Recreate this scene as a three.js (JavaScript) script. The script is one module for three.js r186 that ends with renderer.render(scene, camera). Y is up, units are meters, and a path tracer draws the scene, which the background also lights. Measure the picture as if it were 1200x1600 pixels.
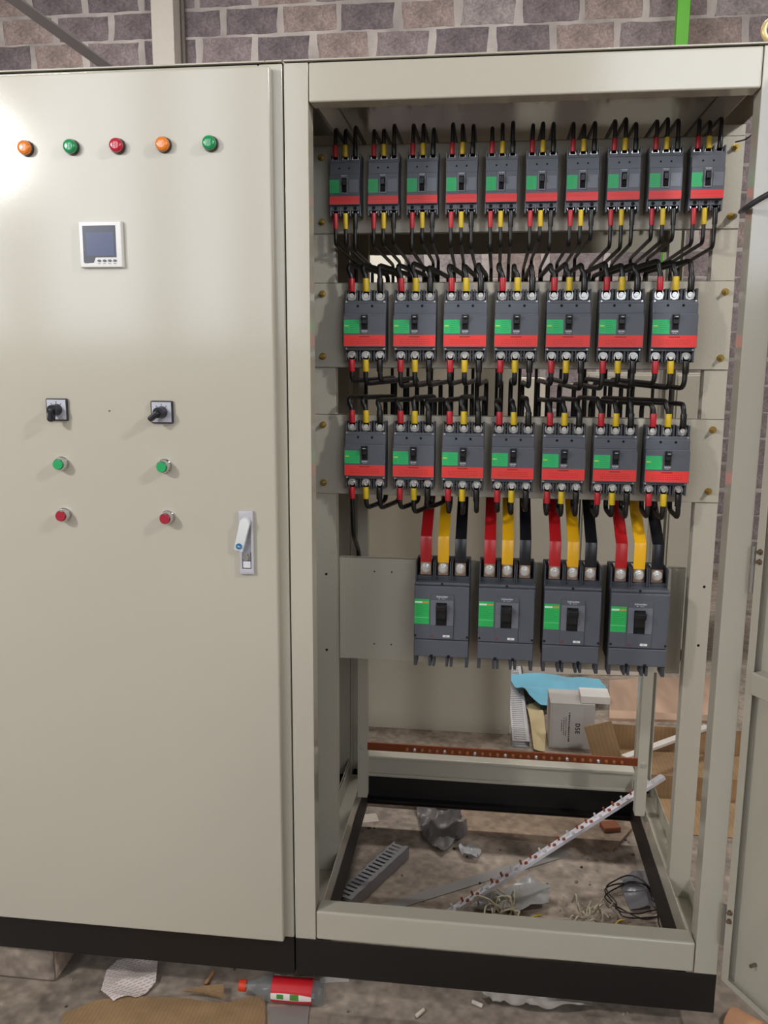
import * as THREE from 'three';
import { RoundedBoxGeometry } from 'three/addons/geometries/RoundedBoxGeometry.js';
import { mergeGeometries, toCreasedNormals } from 'three/addons/utils/BufferGeometryUtils.js';
import { RectAreaLightUniformsLib } from 'three/addons/lights/RectAreaLightUniformsLib.js';

// ───────────────────────── camera, daylight, lamps, exposure ─────────────────────────
const FOCAL = 1334.24, YAW = 0.1222, PITCH = -0.1734, ROLL = 0.0056;
const scene = new THREE.Scene();
const camera = new THREE.PerspectiveCamera(2 * Math.atan(800 / FOCAL) * 180 / Math.PI, 0.75, 0.05, 60);
camera.rotation.order = 'YXZ';
camera.rotation.set(PITCH, YAW, ROLL);
camera.position.set(0.442, 1.5953, 1.848);
scene.add(camera);
const renderer = new THREE.WebGLRenderer({ antialias: true });
renderer.toneMapping = THREE.LinearToneMapping;
renderer.toneMappingExposure = 0.78;
renderer.shadowMap.enabled = true;
RectAreaLightUniformsLib.init();
scene.background = new THREE.Color(2.6, 2.8, 3.1);          // overcast daylight outside the hall's windows
const LAMPS = [                                              // hanging fittings: x, y, z, width, length, light
  [0.6, 4.9, -2.4, 1.2, 0.34, 70],
  [-2.6, 4.9, -2.4, 1.2, 0.34, 80],
];
const WINDOWS = [[-6.9, -5.3, 1.8, 5.4], [-4.9, -3.5, 1.8, 5.4], [-3.2, -2.45, 1.8, 5.4], [-2.15, -1.7, 1.8, 5.4], [1.5, 5.4, 2.4, 5.4]];   // openings in the wall behind the photographer: x0, x1, y0, y1
const BULBS = [                                              // hanging work bulbs: x, y, z, candela, label
  [2.3, 3.05, 1.3, 13, 'hanging bulb in front of the swung door'],
  [-1.72, 2.47, 1.7, 11.5, 'low hanging bulb in front of the closed cabinet'],
];
const DAYLIGHT = 3.7, DAY_COLOR = new THREE.Color(0.92, 0.97, 1.03);
const LAMP_COLOR = new THREE.Color(1.0, 0.975, 0.945);

// ───────────────────────── helpers ─────────────────────────
camera.updateMatrixWorld(true);
const ray = (px, py) => new THREE.Vector3((px - 600) / FOCAL, -(py - 800) / FOCAL, -1).applyQuaternion(camera.quaternion);
const ZP = (px, py, z) => { const d = ray(px, py); return camera.position.clone().addScaledVector(d, (z - camera.position.z) / d.z); };
const YP = (px, py, y) => { const d = ray(px, py); return camera.position.clone().addScaledVector(d, (y - camera.position.y) / d.y); };
function rng(seed) { let a = seed >>> 0; return () => { a = (a + 0x6D2B79F5) >>> 0; let t = a; t = Math.imul(t ^ (t >>> 15), t | 1); t ^= t + Math.imul(t ^ (t >>> 7), t | 61); return ((t ^ (t >>> 14)) >>> 0) / 4294967296; }; }
const taken = {};
function numbered(name) { const n = taken[name] = (taken[name] ?? -1) + 1; return n ? `${name}_${String(n).padStart(3, '0')}` : name; }
const baseOf = new Map();
function thing(name, label, category, base = [0, 0, 0], group, kind) {
  const o = new THREE.Group(); o.name = numbered(name); o.position.set(...base); scene.add(o); baseOf.set(o, base);
  o.userData = { label, category };
  if (group) o.userData.group = group;
  if (kind) o.userData.kind = kind;
  return o;
}
// part(): geometry in world coordinates becomes a mesh under its thing (or under a part of it)
function part(parent, name, geo, mat, label) {
  const b = baseOf.get(parent) ?? [0, 0, 0]; const g = geo.index ? geo : geo; g.translate(-b[0], -b[1], -b[2]);
  const m = new THREE.Mesh(g, mat); m.name = name; m.castShadow = m.receiveShadow = true; parent.add(m); baseOf.set(m, b);
  if (label) m.userData.label = label;
  return m;
}
function solo(name, geo, mat, label, category, group, kind) {   // a thing that is one mesh, with its origin at its base
  geo.computeBoundingBox(); const bb = geo.boundingBox, b = [(bb.min.x + bb.max.x) / 2, bb.min.y, (bb.min.z + bb.max.z) / 2];
  geo.translate(-b[0], -b[1], -b[2]);
  const m = new THREE.Mesh(geo, mat); m.name = numbered(name); m.position.set(...b); m.castShadow = m.receiveShadow = true; scene.add(m);
  m.userData = { label, category }; if (group) m.userData.group = group; if (kind) m.userData.kind = kind;
  return m;
}
function clone(proto, pos, label, group) { const c = proto.clone(); c.name = numbered(proto.name.replace(/_\d{3}$/, '')); c.position.copy(pos); c.userData = { ...proto.userData, label }; if (group) c.userData.group = group; scene.add(c); return c; }
// uv in metres, by the main direction of each face
function metric(geo) {
  const g = geo.index ? geo.toNonIndexed() : geo, p = g.attributes.position, n = g.attributes.normal, uv = new Float32Array(p.count * 2);
  for (let i = 0; i < p.count; i++) {
    const ax = Math.abs(n.getX(i)), ay = Math.abs(n.getY(i)), az = Math.abs(n.getZ(i));
    const [u, v] = az >= ax && az >= ay ? [p.getX(i), p.getY(i)] : ax >= ay ? [p.getZ(i), p.getY(i)] : [p.getX(i), p.getZ(i)];
    uv[2 * i] = u; uv[2 * i + 1] = v;
  }
  g.setAttribute('uv', new THREE.BufferAttribute(uv, 2)); return g;
}
function box(x0, x1, y0, y1, z0, z1, r = 0.0015, seg = 1) {
  const w = x1 - x0, h = y1 - y0, d = z1 - z0, rr = Math.min(r, Math.min(w, h, d) * 0.48);
  const g = r > 0 ? new RoundedBoxGeometry(w, h, d, seg, rr) : new THREE.BoxGeometry(w, h, d);
  g.translate((x0 + x1) / 2, (y0 + y1) / 2, (z0 + z1) / 2); return metric(g);
}
const cyl = (r, h, seg = 16, r2 = r) => new THREE.CylinderGeometry(r2, r, h, seg);            // along y
const cylZ = (r, h, seg = 16, r2 = r) => cyl(r, h, seg, r2).rotateX(Math.PI / 2).translate(0, 0, h / 2);   // from z = 0 towards +z
const merged = (...gs) => mergeGeometries(gs.flat().map(g => { const q = g.index ? g.toNonIndexed() : g; for (const k of Object.keys(q.attributes)) if (!['position', 'normal', 'uv'].includes(k)) q.deleteAttribute(k); return q; }));
const V = (x, y, z) => new THREE.Vector3(x, y, z);
// polyline with rounded corners
function fillet(pts, r) {
  const c = new THREE.CurvePath(); let prev = pts[0].clone();
  for (let i = 1; i < pts.length - 1; i++) {
    const a = pts[i - 1], b = pts[i], d = pts[i + 1], ra = Math.min(r, a.distanceTo(b) * 0.48), rb = Math.min(r, b.distanceTo(d) * 0.48);
    const p = b.clone().lerp(a, ra / a.distanceTo(b)), q = b.clone().lerp(d, rb / b.distanceTo(d));
    c.add(new THREE.LineCurve3(prev, p)); c.add(new THREE.QuadraticBezierCurve3(p, b, q)); prev = q;
  }
  c.add(new THREE.LineCurve3(prev, pts[pts.length - 1].clone())); return c;
}
// a round tube along the points of a rounded polyline, capped
function tube(pts, rad, corner = 0.02, sides = 8, steps = 4) {
  const curve = fillet(pts, corner), at = [];
  curve.curves.forEach((k) => { const n = k.isLineCurve3 ? 1 : steps; for (let i = 0; i < n; i++) at.push(k.getPoint(i / n)); });
  at.push(pts[pts.length - 1].clone());
  const P = at.filter((p, i) => !i || p.distanceTo(at[i - 1]) > 1e-5), pos = [], idx = [];
  let nrm = null;
  P.forEach((p, i) => {
    const t = P[Math.min(i + 1, P.length - 1)].clone().sub(P[Math.max(i - 1, 0)]).normalize();
    if (!nrm) nrm = Math.abs(t.y) < 0.9 ? V(0, 1, 0) : V(1, 0, 0);
    nrm = nrm.clone().addScaledVector(t, -nrm.dot(t)).normalize(); const bin = t.clone().cross(nrm);
    for (let s = 0; s < sides; s++) { const a = s / sides * 2 * Math.PI; pos.push(...p.clone().addScaledVector(nrm, Math.cos(a) * rad).addScaledVector(bin, Math.sin(a) * rad).toArray()); }
    if (i) for (let s = 0; s < sides; s++) { const a = (i - 1) * sides + s, b = (i - 1) * sides + (s + 1) % sides; idx.push(a, b, a + sides, b, b + sides, a + sides); }
  });
  const n = P.length * sides; pos.push(...P[0].toArray(), ...P[P.length - 1].toArray());
  for (let s = 0; s < sides; s++) { idx.push(n, (s + 1) % sides, s, n + 1, n - sides + s, n - sides + (s + 1) % sides); }
  const g = new THREE.BufferGeometry(); g.setAttribute('position', new THREE.Float32BufferAttribute(pos, 3)); g.setIndex(idx);
  g.computeVertexNormals(); g.setAttribute('uv', new THREE.Float32BufferAttribute(new Float32Array(pos.length / 3 * 2), 2)); return g;
}
// value noise that repeats every `period` cells
function noise2(seed) {
  const r = rng(seed), T = Float32Array.from({ length: 65536 }, () => r());
  return (x, y, period) => { const xi = Math.floor(x), yi = Math.floor(y), fx = x - xi, fy = y - yi, sx = fx * fx * (3 - 2 * fx), sy = fy * fy * (3 - 2 * fy);
    const h = (a, b) => { a = ((a % period) + period) % period; b = ((b % period) + period) % period; return T[(a * 157 + b * 4111 + 7 * seed) & 65535]; };
    return (h(xi, yi) * (1 - sx) + h(xi + 1, yi) * sx) * (1 - sy) + (h(xi, yi + 1) * (1 - sx) + h(xi + 1, yi + 1) * sx) * sy; };
}
function fbm(n, u, v, cells, oct) { let s = 0, a = 0.5, c = cells; for (let i = 0; i < oct; i++) { s += a * n(u * c, v * c, c); a *= 0.5; c *= 2; } return s / (1 - Math.pow(0.5, oct)); }
function dataTex(size, fn, srgb, repeat) {
  const d = new Uint8Array(size * size * 4);
  for (let j = 0; j < size; j++) for (let i = 0; i < size; i++) { const c = fn(i / size, j / size), k = 4 * (j * size + i); d[k] = c[0]; d[k + 1] = c[1]; d[k + 2] = c[2]; d[k + 3] = 255; }
  const t = new THREE.DataTexture(d, size, size); t.magFilter = THREE.LinearFilter; t.minFilter = THREE.LinearMipmapLinearFilter; t.generateMipmaps = true; t.wrapS = t.wrapT = THREE.RepeatWrapping;
  if (srgb) t.colorSpace = THREE.SRGBColorSpace; if (repeat) t.repeat.set(repeat, repeat); t.needsUpdate = true; return t;
}
function canvasTex(w, h, draw) { const c = document.createElement('canvas'); c.width = w; c.height = h; const x = c.getContext('2d'); draw(x, w, h); const t = new THREE.CanvasTexture(c); t.colorSpace = THREE.SRGBColorSpace; t.anisotropy = 8; return t; }
const std = (color, roughness = 0.6, more = {}) => new THREE.MeshStandardMaterial({ color, roughness, ...more });
const phys = (color, roughness, more = {}) => new THREE.MeshPhysicalMaterial({ color, roughness, ...more });
const ordinal = ['first', 'second', 'third', 'fourth', 'fifth', 'sixth', 'seventh', 'eighth', 'ninth', 'tenth'];

// ───────────────────────── materials ─────────────────────────
const peelN = noise2(3), peel = dataTex(256, (u, v) => { const a = 255 * fbm(peelN, u, v, 32, 2); return [a, a, a]; }, false, 8);
const paint = phys('#b6b1a3', 0.14, { bumpMap: peel, bumpScale: 0.00003, ior: 1.6 });
const paintPlate = phys('#b6b1a3', 0.42, { bumpMap: peel, bumpScale: 0.0002 });
const plinthPaint = std('#15110f', 0.55);
const slate = std('#565a63', 0.42), slateDark = std('#3d4047', 0.5), slateGrey = std('#6e717b', 0.38), blackPlastic = std('#121214', 0.38);
const holeBlack = std('#060606', 0.9);
const cableBlack = std('#131313', 0.42), sleeveRed = std('#b3202c', 0.4), sleeveYellow = std('#d2b21e', 0.4), sleeveBlack = std('#161616', 0.35);
const zinc = std('#e2e2e0', 0.24, { metalness: 0.6 }), zincYellow = std('#b59a55', 0.35, { metalness: 0.75 }), steel = std('#a9a8a4', 0.38, { metalness: 0.85 });
const copper = std('#9a5638', 0.42, { metalness: 0.7 }), tinned = std('#b59c8a', 0.3, { metalness: 0.85 });
const barRed = phys('#b01b20', 0.3, {}), barYellow = phys('#e0a818', 0.3, {}), barBlack = phys('#15151a', 0.3, {});
const chrome = std('#d6d6d8', 0.14, { metalness: 1 });
const whitePlastic = std('#e4e4e2', 0.4);

// ───────────────────────── the hall ─────────────────────────
const S = (o) => { o.userData.kind = 'structure'; return o; };
const fn1 = noise2(11), fn2 = noise2(12), fn3 = noise2(13);
const floorTex = dataTex(1024, (u, v) => {
  const big = fbm(fn1, u, v, 4, 5), mid = fbm(fn2, u, v, 16, 4), fine = fbm(fn3, u, v, 128, 2);
  let k = 0.82 + 0.36 * (big - 0.5) + 0.26 * (mid - 0.5) + 0.3 * (fine - 0.5); const stain = Math.max(0, mid - 0.62) * 1.3; k -= stain;
  return [Math.min(255, 176 * k), Math.min(255, 160 * k), Math.min(255, 145 * k)];
}, true, 0.4);
const floorBump = dataTex(512, (u, v) => { const a = 255 * (0.6 * fbm(fn2, u, v, 32, 4) + 0.4 * fbm(fn3, u, v, 8, 3)); return [a, a, a]; }, false, 1.2);
const floorMat = std('#ffffff', 0.85, { map: floorTex, bumpMap: floorBump, bumpScale: 0.003 });
S(solo('floor', box(-8, 7, -0.15, 0, -5.2, 8.2, 0), floorMat, 'dusty grey concrete workshop floor', 'floor'));
const plaster = std('#b4aca4', 0.9), ceilMat = std('#c9c6c0', 0.9);
S(solo('ceiling', box(-8.2, 7.2, 6.2, 6.4, -5.4, 8.4, 0), ceilMat, 'pale workshop ceiling high above the cabinets', 'ceiling'));
S(solo('wall_left', box(-8.2, -8, 0, 6.2, -5.2, 8.2, 0), plaster, 'plastered side wall beyond the closed cabinet', 'wall'));
S(solo('wall_right', box(7, 7.2, 0, 6.2, -5.2, 8.2, 0), plaster, 'plastered side wall beyond the open cabinet door', 'wall'));
// front wall (behind the photographer) with window openings
{
  const w = thing('wall_front', 'plastered wall with five window openings facing the cabinets', 'wall', [0, 0, 8.1], undefined, 'structure');
  const xs = [-8, ...WINDOWS.flatMap(h => [h[0], h[1]]), 7], gs = [];
  for (let i = 0; i < xs.length; i += 2) gs.push(box(xs[i], xs[i + 1], 0, 6.2, 8, 8.2, 0));
  part(w, 'wall_panel', merged(...gs, ...WINDOWS.flatMap(([a, b, c, d]) => [box(a, b, 0, c, 8, 8.2, 0), box(a, b, d, 6.2, 8, 8.2, 0)])), plaster);
  const which = ['tall window nearest the side wall, facing the closed cabinet', 'tall window between two others, facing the closed cabinet', 'narrow tall window beside the narrowest one, facing the closed cabinet', 'narrowest tall window facing the gap between the cabinets', 'wide high window facing the swung door'];
  WINDOWS.forEach(([a, b, c, d], i) => {
    const win = thing(`window_${i + 1}`, which[i], 'window', [(a + b) / 2, c, 8.1], undefined, 'structure');
    const f = 0.05, m = (a + b) / 2;
    part(win, 'window_frame', merged(box(a, b, c, c + f, 8.06, 8.12, 0), box(a, b, d - f, d, 8.06, 8.12, 0), box(a, a + f, c + f, d - f, 8.06, 8.12, 0), box(b - f, b, c + f, d - f, 8.06, 8.12, 0), box(m - f / 2, m + f / 2, c + f, d - f, 8.06, 8.12, 0)), std('#5c5a56', 0.5));
    for (const [p, q] of [[a + f, m - f / 2], [m + f / 2, b - f]]) part(win, 'pane', box(p, q, c + f, d - f, 8.085, 8.091, 0), phys('#ffffff', 0.02, { transmission: 1, thickness: 0, ior: 1.45 }));
    const l = new THREE.RectAreaLight(DAY_COLOR, DAYLIGHT, b - a - 0.1, d - c - 0.1); l.position.set(m, (c + d) / 2, 7.99); l.lookAt(m, (c + d) / 2, 0); l.castShadow = true; l.name = numbered('window_daylight'); scene.add(l);
  });
}
// back wall: concrete blocks in thick pale mortar
{
  const WZ = -5.0, w = thing('wall_back', 'rough grey concrete block wall with thick pale mortar joints', 'wall', [0, 0, WZ - 0.1], undefined, 'structure');
  const mN = noise2(21);
  const mortar = std('#ffffff', 0.95, { map: dataTex(512, (u, v) => { const k = 0.84 + 0.45 * (fbm(mN, u, v, 6, 5) - 0.45); return [Math.min(255, 206 * k), Math.min(255, 196 * k), Math.min(255, 190 * k)]; }, true, 0.7), bumpMap: floorBump, bumpScale: 0.012 });
  part(w, 'mortar_bed', box(-8, 7, 0, 6.2, WZ - 0.2, WZ, 0), mortar);
  const bN = noise2(22), brickTex = dataTex(512, (u, v) => { const k = 0.78 + 0.45 * (fbm(bN, u, v, 8, 5) - 0.45) + 0.25 * (fbm(fn3, u, v, 100, 2) - 0.5); return [Math.min(255, 186 * k), Math.min(255, 173 * k), Math.min(255, 172 * k)]; }, true, 0.9);
  const tones = ['#ffffff', '#e9e4e6', '#d2ccd2', '#fdf2ea', '#c4c0c6'].map(c => std(c, 0.95, { map: brickTex, bumpMap: floorBump, bumpScale: 0.006 }));
  const r = rng(77), pw = 0.4485, ph = 0.2;
  const shapes = Array.from({ length: 9 }, (_, k) => {
    const q = rng(500 + k * 13), W = 0.4 - q() * 0.03, Hh = 0.172 - q() * 0.014, sl = (q() - 0.5) * 0.16, P = [];
    const side = (x0, y0, x1, y1, n) => { for (let i = 0; i < n; i++) { const f = (i + (i ? 0.3 * (q() - 0.5) : 0)) / n, yy = y0 + (y1 - y0) * f + (q() - 0.5) * 0.009; P.push(new THREE.Vector2(x0 + (x1 - x0) * f + (q() - 0.5) * 0.01 + sl * yy, yy)); } };
    const w = W / 2, h = Hh / 2; side(-w, -h, w, -h, 6); side(w, -h, w, h, 3); side(w, h, -w, h, 6); side(-w, h, -w, -h, 3);
    const g = new THREE.ExtrudeGeometry(new THREE.Shape(P), { depth: 0.008, bevelEnabled: true, bevelThickness: 0.003, bevelSize: 0.006, bevelSegments: 1, steps: 1 });
    return metric(g.translate(0, 0, -0.008));
  });
  const rest = [];
  for (let j = 0; j < 31; j++) for (let i = -18; i < 16; i++) {
    const x = i * pw + (j % 2 ? 0.161 : 0.361) + (r() - 0.5) * 0.02, y = 0.137 + j * ph + (r() - 0.5) * 0.012, k = Math.floor(r() * 9), tone = Math.floor(r() * 5);
    if (x < -7.6 || x > 6.6) continue;
    if (x > -3.5 && x < 3.0 && y > 1.75 && y < 4.45) {
      const m = new THREE.Mesh(shapes[k], tones[tone]); m.name = 'brick'; m.position.set(x, y, 0.1); m.rotation.z = (r() - 0.5) * 0.03; m.castShadow = m.receiveShadow = true; w.add(m);
    } else rest.push(shapes[k].clone().translate(x, y, WZ));
  }
  const m = part(w, 'brick', merged(rest), tones[1]); m.userData.kind = 'stuff';
}
{ // plastered column on the back wall
  const a = ZP(236, 50, -4.82), b = ZP(272, 50, -4.82);
  const c = thing('trim_1', 'pale plastered column against the block wall above the closed cabinet', 'column', [(a.x + b.x) / 2, 0, -4.9], undefined, 'structure');
  part(c, 'column', box(a.x, b.x, 0, 6.2, -5.0, -4.82, 0.012), std('#c8c0b6', 0.9, { bumpMap: floorBump, bumpScale: 0.006 }));
  part(c, 'cable_strip', box(b.x + 0.01, b.x + 0.035, 0, 6.2, -4.98, -4.95, 0.004), std('#6f6760', 0.7));
}
// hanging lamps of the hall
LAMPS.forEach(([x, y, z, w, d, power], i) => {
  const where = ['over the floor behind the open cabinet', 'over the floor behind the closed cabinet'][i];
  const t = thing('hanging_lamp', `long white hanging lamp ${where}`, 'lamp', [x, y, z], 'hanging lamps of the hall');
  part(t, 'housing', box(x - w / 2 - 0.03, x + w / 2 + 0.03, y + 0.012, y + 0.07, z - d / 2 - 0.03, z + d / 2 + 0.03, 0.006), whitePlastic);
  part(t, 'diffuser', box(x - w / 2, x + w / 2, y, y + 0.012, z - d / 2, z + d / 2, 0), new THREE.MeshStandardMaterial({ color: '#ffffff', emissive: LAMP_COLOR, emissiveIntensity: power * 0.12, roughness: 0.5 }));
  for (const s of [-1, 1]) part(t, 'rod', cyl(0.006, 6.2 - y - 0.07, 8).translate(x + s * w * 0.4, (6.2 + y + 0.07) / 2, z), steel);
  const l = new THREE.RectAreaLight(LAMP_COLOR, power, w, d); l.position.set(x, y - 0.006, z); l.lookAt(x, y - 1, z); l.castShadow = true; l.name = numbered('lamp_light'); scene.add(l);
});
BULBS.forEach(([x, y, z, cd, label]) => {
  const t = thing('hanging_bulb', label, 'lamp', [x, y, z], 'hanging work bulbs');
  part(t, 'bulb', new THREE.SphereGeometry(0.11, 24, 16).translate(x, y, z), new THREE.MeshStandardMaterial({ color: '#ffffff', emissive: LAMP_COLOR, emissiveIntensity: 16, roughness: 0.4 }));
  part(t, 'socket', cyl(0.04, 0.07, 16, 0.03).translate(x, y + 0.135, z), blackPlastic);
  part(t, 'cord', cyl(0.004, 6.2 - y - 0.165, 6).translate(x, (6.2 + y + 0.165) / 2, z), cableBlack);
  const l = new THREE.PointLight(LAMP_COLOR, cd, 0, 2); l.position.set(x, y, z); l.castShadow = true; l.shadow.radius = 5; l.name = numbered('bulb_light'); scene.add(l);
});
{ // green steel post before the back wall
  const a = ZP(1058, 30, -4.6), b = ZP(1078, 30, -4.6);
  solo('steel_post', box(a.x, b.x, 0, 6.2, -4.68, -4.6, 0.006), std('#5fae33', 0.5), 'bright green painted steel post before the block wall', 'post');
}
{ // steel bar slanting down onto the closed cabinet's roof
  const C = ZP(157, 97, -0.72), T = ZP(21, -1, -0.62), d = T.clone().sub(C), B = C.clone().addScaledVector(d, (2.2075 - C.y) / d.y), top = C.clone().addScaledVector(d, (6.1 - C.y) / d.y);
  const L = B.distanceTo(top), g = merged(box(-0.013, 0.013, 0, L, -0.013, 0.013, 0.001), box(-0.013, -0.011, 0, 0.001, 0.001, 0.002, 0));
  g.applyQuaternion(new THREE.Quaternion().setFromUnitVectors(V(0, 1, 0), top.clone().sub(B).normalize())); g.translate(B.x, B.y, B.z);
  solo('steel_bar', g, std('#4a4240', 0.7), 'thin dark steel bar slanting down onto the closed cabinet roof', 'bar');
}

// ───────────────────────── closed cabinet ─────────────────────────
const FB = 0.2, FT = 2.2, DEPTH = -0.9, PB = 0.1;      // frame bottom and top, rear plane, plinth bottom
function plinth(parent, x0, x1) {
  const p = part(parent, 'plinth', merged(box(x0, x1, PB, FB - 0.001, -0.003, 0, 0.001), box(x0, x1, PB, FB - 0.001, DEPTH, DEPTH + 0.003, 0.001),
    box(x0, x0 + 0.003, PB, FB - 0.001, DEPTH + 0.003, -0.003, 0), box(x1 - 0.003, x1, PB, FB - 0.001, DEPTH + 0.003, -0.003, 0),
    box(x0 + 0.003, x1 - 0.003, PB, PB + 0.003, -0.05, -0.003, 0), box(x0 + 0.003, x1 - 0.003, PB, PB + 0.003, DEPTH + 0.003, DEPTH + 0.052, 0),
    box(x0 + 0.056, x0 + 0.059, PB, FB - 0.001, DEPTH + 0.052, -0.05, 0), box(x1 - 0.059, x1 - 0.056, PB, FB - 0.001, DEPTH + 0.052, -0.05, 0)), plinthPaint, 'black painted plinth');
  return p;
}
{
  const x0 = -1.0, x1 = -0.0018, t = thing('switchboard_cabinet', 'closed pebble grey cabinet with meter, lamps, switches and buttons on its door', 'cabinet', [-0.5, PB, -0.45]);
  part(t, 'post', box(x1 - 0.05, x1, FB, FT, -0.05, 0, 0.003), paint);
  part(t, 'post', box(x0, x0 + 0.05, FB, FT, -0.05, 0, 0.003), paint);
  part(t, 'header', box(x0 + 0.051, x1 - 0.051, FT - 0.0765, FT, -0.05, -0.001, 0.003), paint);
  part(t, 'sill', box(x0 + 0.051, x1 - 0.051, FB, FB + 0.0765, -0.05, -0.001, 0.003), paint);
  part(t, 'side_panel', box(x0, x0 + 0.002, FB, FT, DEPTH, -0.05, 0), paint);
  part(t, 'back_panel', box(x0 + 0.002, x1 - 0.002, FB, FT, DEPTH, DEPTH + 0.002, 0), paint);
  for (const [a, b, c, d] of [[FB, FB + 0.06, DEPTH + 0.05, -0.05], [FT - 0.08, FT, DEPTH + 0.05, -0.05]]) part(t, 'side_rail', box(x1 - 0.003, x1, a, b, c, d, 0.001), paint);
  part(t, 'rear_post', box(x1 - 0.05, x1, FB, FT, DEPTH + 0.002, DEPTH + 0.05, 0.003), paint);
  part(t, 'roof', box(x0, x1 - 0.036, FT + 0.0022, FT + 0.0055, DEPTH, 0.004, 0.001), paint);
  part(t, 'roof', box(x1 - 0.0345, x1, FT + 0.0022, FT + 0.0055, DEPTH, 0.004, 0.001), paint);
  part(t, 'roof_gasket', box(x0 + 0.01, x1 - 0.01, FT, FT + 0.0022, DEPTH + 0.01, -0.004, 0), holeBlack);
  plinth(t, x0, x1);
  // the door: a folded sheet with soft edges
  const dx0 = -0.978, dx1 = -0.0225, dy0 = 0.2025, dy1 = 2.19;
  part(t, 'door', box(dx0, dx1, dy0, dy1, 0.002, 0.024, 0.0045, 4), paint, 'tall smooth closed door');
}
const DZ = 0.024;   // outer face of the closed door
// pilot lamps
{
  const bezel = std('#3a3a3c', 0.35, { metalness: 0.3 });
  const lens = { orange: '#e07a1c', green: '#0e8a4c', red: '#b3122e' };
  const lampMat = Object.fromEntries(Object.entries(lens).map(([k, c]) => [k, phys(c, 0.12, { clearcoat: 1, clearcoatRoughness: 0.05 })]));
  const list = [['orange', 40, 232, 'orange pilot lamp farthest from the door latch, left of a green one'], ['green', 111, 230, 'green pilot lamp between an orange and the red pilot lamp'], ['red', 183, 230, 'red pilot lamp in the middle of the five on the door'], ['orange', 255, 228, 'orange pilot lamp between the red and the outer green lamp'], ['green', 328, 226, 'green pilot lamp nearest the door edge with the latch']];
  for (const [c, px, py, label] of list) {
    const p = ZP(px, py, DZ + 0.006), x = p.x, y = 2.041, t = thing('pilot_lamp', label, 'pilot lamp', [x, y, DZ], 'pilot lamps in the top row of the door');
    part(t, 'bezel', cylZ(0.0165, 0.007, 32, 0.0158).translate(x, y, DZ), bezel);
    const prof = [[0.0001, 0.0182], [0.0075, 0.018], [0.0115, 0.0172], [0.0136, 0.0155], [0.0145, 0.012], [0.0146, 0.004]].map(([r, z]) => new THREE.Vector2(r, z));
    part(t, 'lens', new THREE.LatheGeometry(prof.reverse(), 32).rotateX(Math.PI / 2).translate(x, y, DZ), lampMat[c], `${c} lens`);
  }
}
// power meter
{
  const a = ZP(121, 347, DZ + 0.012), b = ZP(193, 417, DZ + 0.012), cx = (a.x + b.x) / 2 - 0.0005, cy = (a.y + b.y) / 2, h = 0.0475;
  const t = thing('power_meter', 'white square power meter with dark blue screen on the closed door', 'meter', [cx, cy, DZ]);
  const sh = new THREE.Shape([[-h, -h], [h, -h], [h, h], [-h, h]].map(p => new THREE.Vector2(...p)));
  part(t, 'bezel', toCreasedNormals(new THREE.ExtrudeGeometry(sh, { depth: 0.008, bevelEnabled: true, bevelThickness: 0.004, bevelSize: 0.003, bevelOffset: -0.003, bevelSegments: 3 }), 0.6).translate(cx, cy, DZ), whitePlastic);
  const out = [[-0.0385, 0.039], [0.035, 0.039], [0.035, -0.0265], [-0.0125, -0.0265], [-0.017, -0.0375], [-0.0365, -0.0385], [-0.0385, -0.036]].map(p => new THREE.Vector2(...p));
  part(t, 'screen_surround', new THREE.ExtrudeGeometry(new THREE.Shape(out), { depth: 0.0012, bevelEnabled: false }).translate(cx, cy, DZ + 0.012), std('#242a3c', 0.3));
  part(t, 'screen', box(cx - 0.031, cx + 0.0315, cy - 0.0235, cy + 0.025, DZ + 0.0125, DZ + 0.0136, 0), std('#2e3a64', 0.3), 'blue display');
  for (let k = 0; k < 4; k++) { const bx = cx - 0.004 + k * 0.0118; part(t, 'button', cylZ(0.0042, 0.0022, 20, 0.0036).scale(1, 0.62, 1).translate(bx, cy - 0.0335, DZ + 0.012), std('#55555c', 0.45)); part(t, 'button_mark', box(bx - 0.003, bx + 0.003, cy - 0.0402, cy - 0.0385, DZ + 0.0118, DZ + 0.0123, 0), std('#9a9aa0', 0.5)); }
}
// selector switches
for (const [px, py, turn, label] of [[89, 640, 3.05, 'rotary selector switch with its lever straight down, above the latch-far buttons'], [253, 644, 2.25, 'rotary selector switch with its lever slanting down, above the latch-side buttons']]) {
  const p = ZP(px, py, DZ + 0.005), x = p.x, y = p.y, t = thing('selector_switch', label, 'switch', [x, y, DZ], 'selector switches on the closed door');
  part(t, 'frame', box(x - 0.0255, x + 0.0255, y - 0.025, y + 0.025, DZ, DZ + 0.007, 0.003, 2), std('#26262c', 0.4));
  part(t, 'face_plate', box(x - 0.0222, x + 0.0222, y - 0.0218, y + 0.0218, DZ + 0.0066, DZ + 0.0078, 0.0003), std('#b9b9c4', 0.32, { metalness: 0.25 }));
  for (const a of [-0.7, 0, 0.7]) part(t, 'position_mark', box(-0.0007, 0.0007, -0.0022, 0.0022, 0, 0.0004, 0).rotateZ(-a).translate(x + 0.0165 * Math.sin(a), y + 0.0165 * Math.cos(a), DZ + 0.0078), blackPlastic);
  part(t, 'knob', merged(cylZ(0.0138, 0.022, 32, 0.0115)).translate(x, y, DZ + 0.0078), std('#1b1b22', 0.25));
  const g = box(-0.0062, 0.0062, -0.004, 0.0255, 0.012, 0.029, 0.004, 2).rotateZ(turn);
  part(t, 'lever', g.rotateZ(0).translate(x, y, DZ + 0.0078), std('#1b1b22', 0.25));
}
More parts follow.
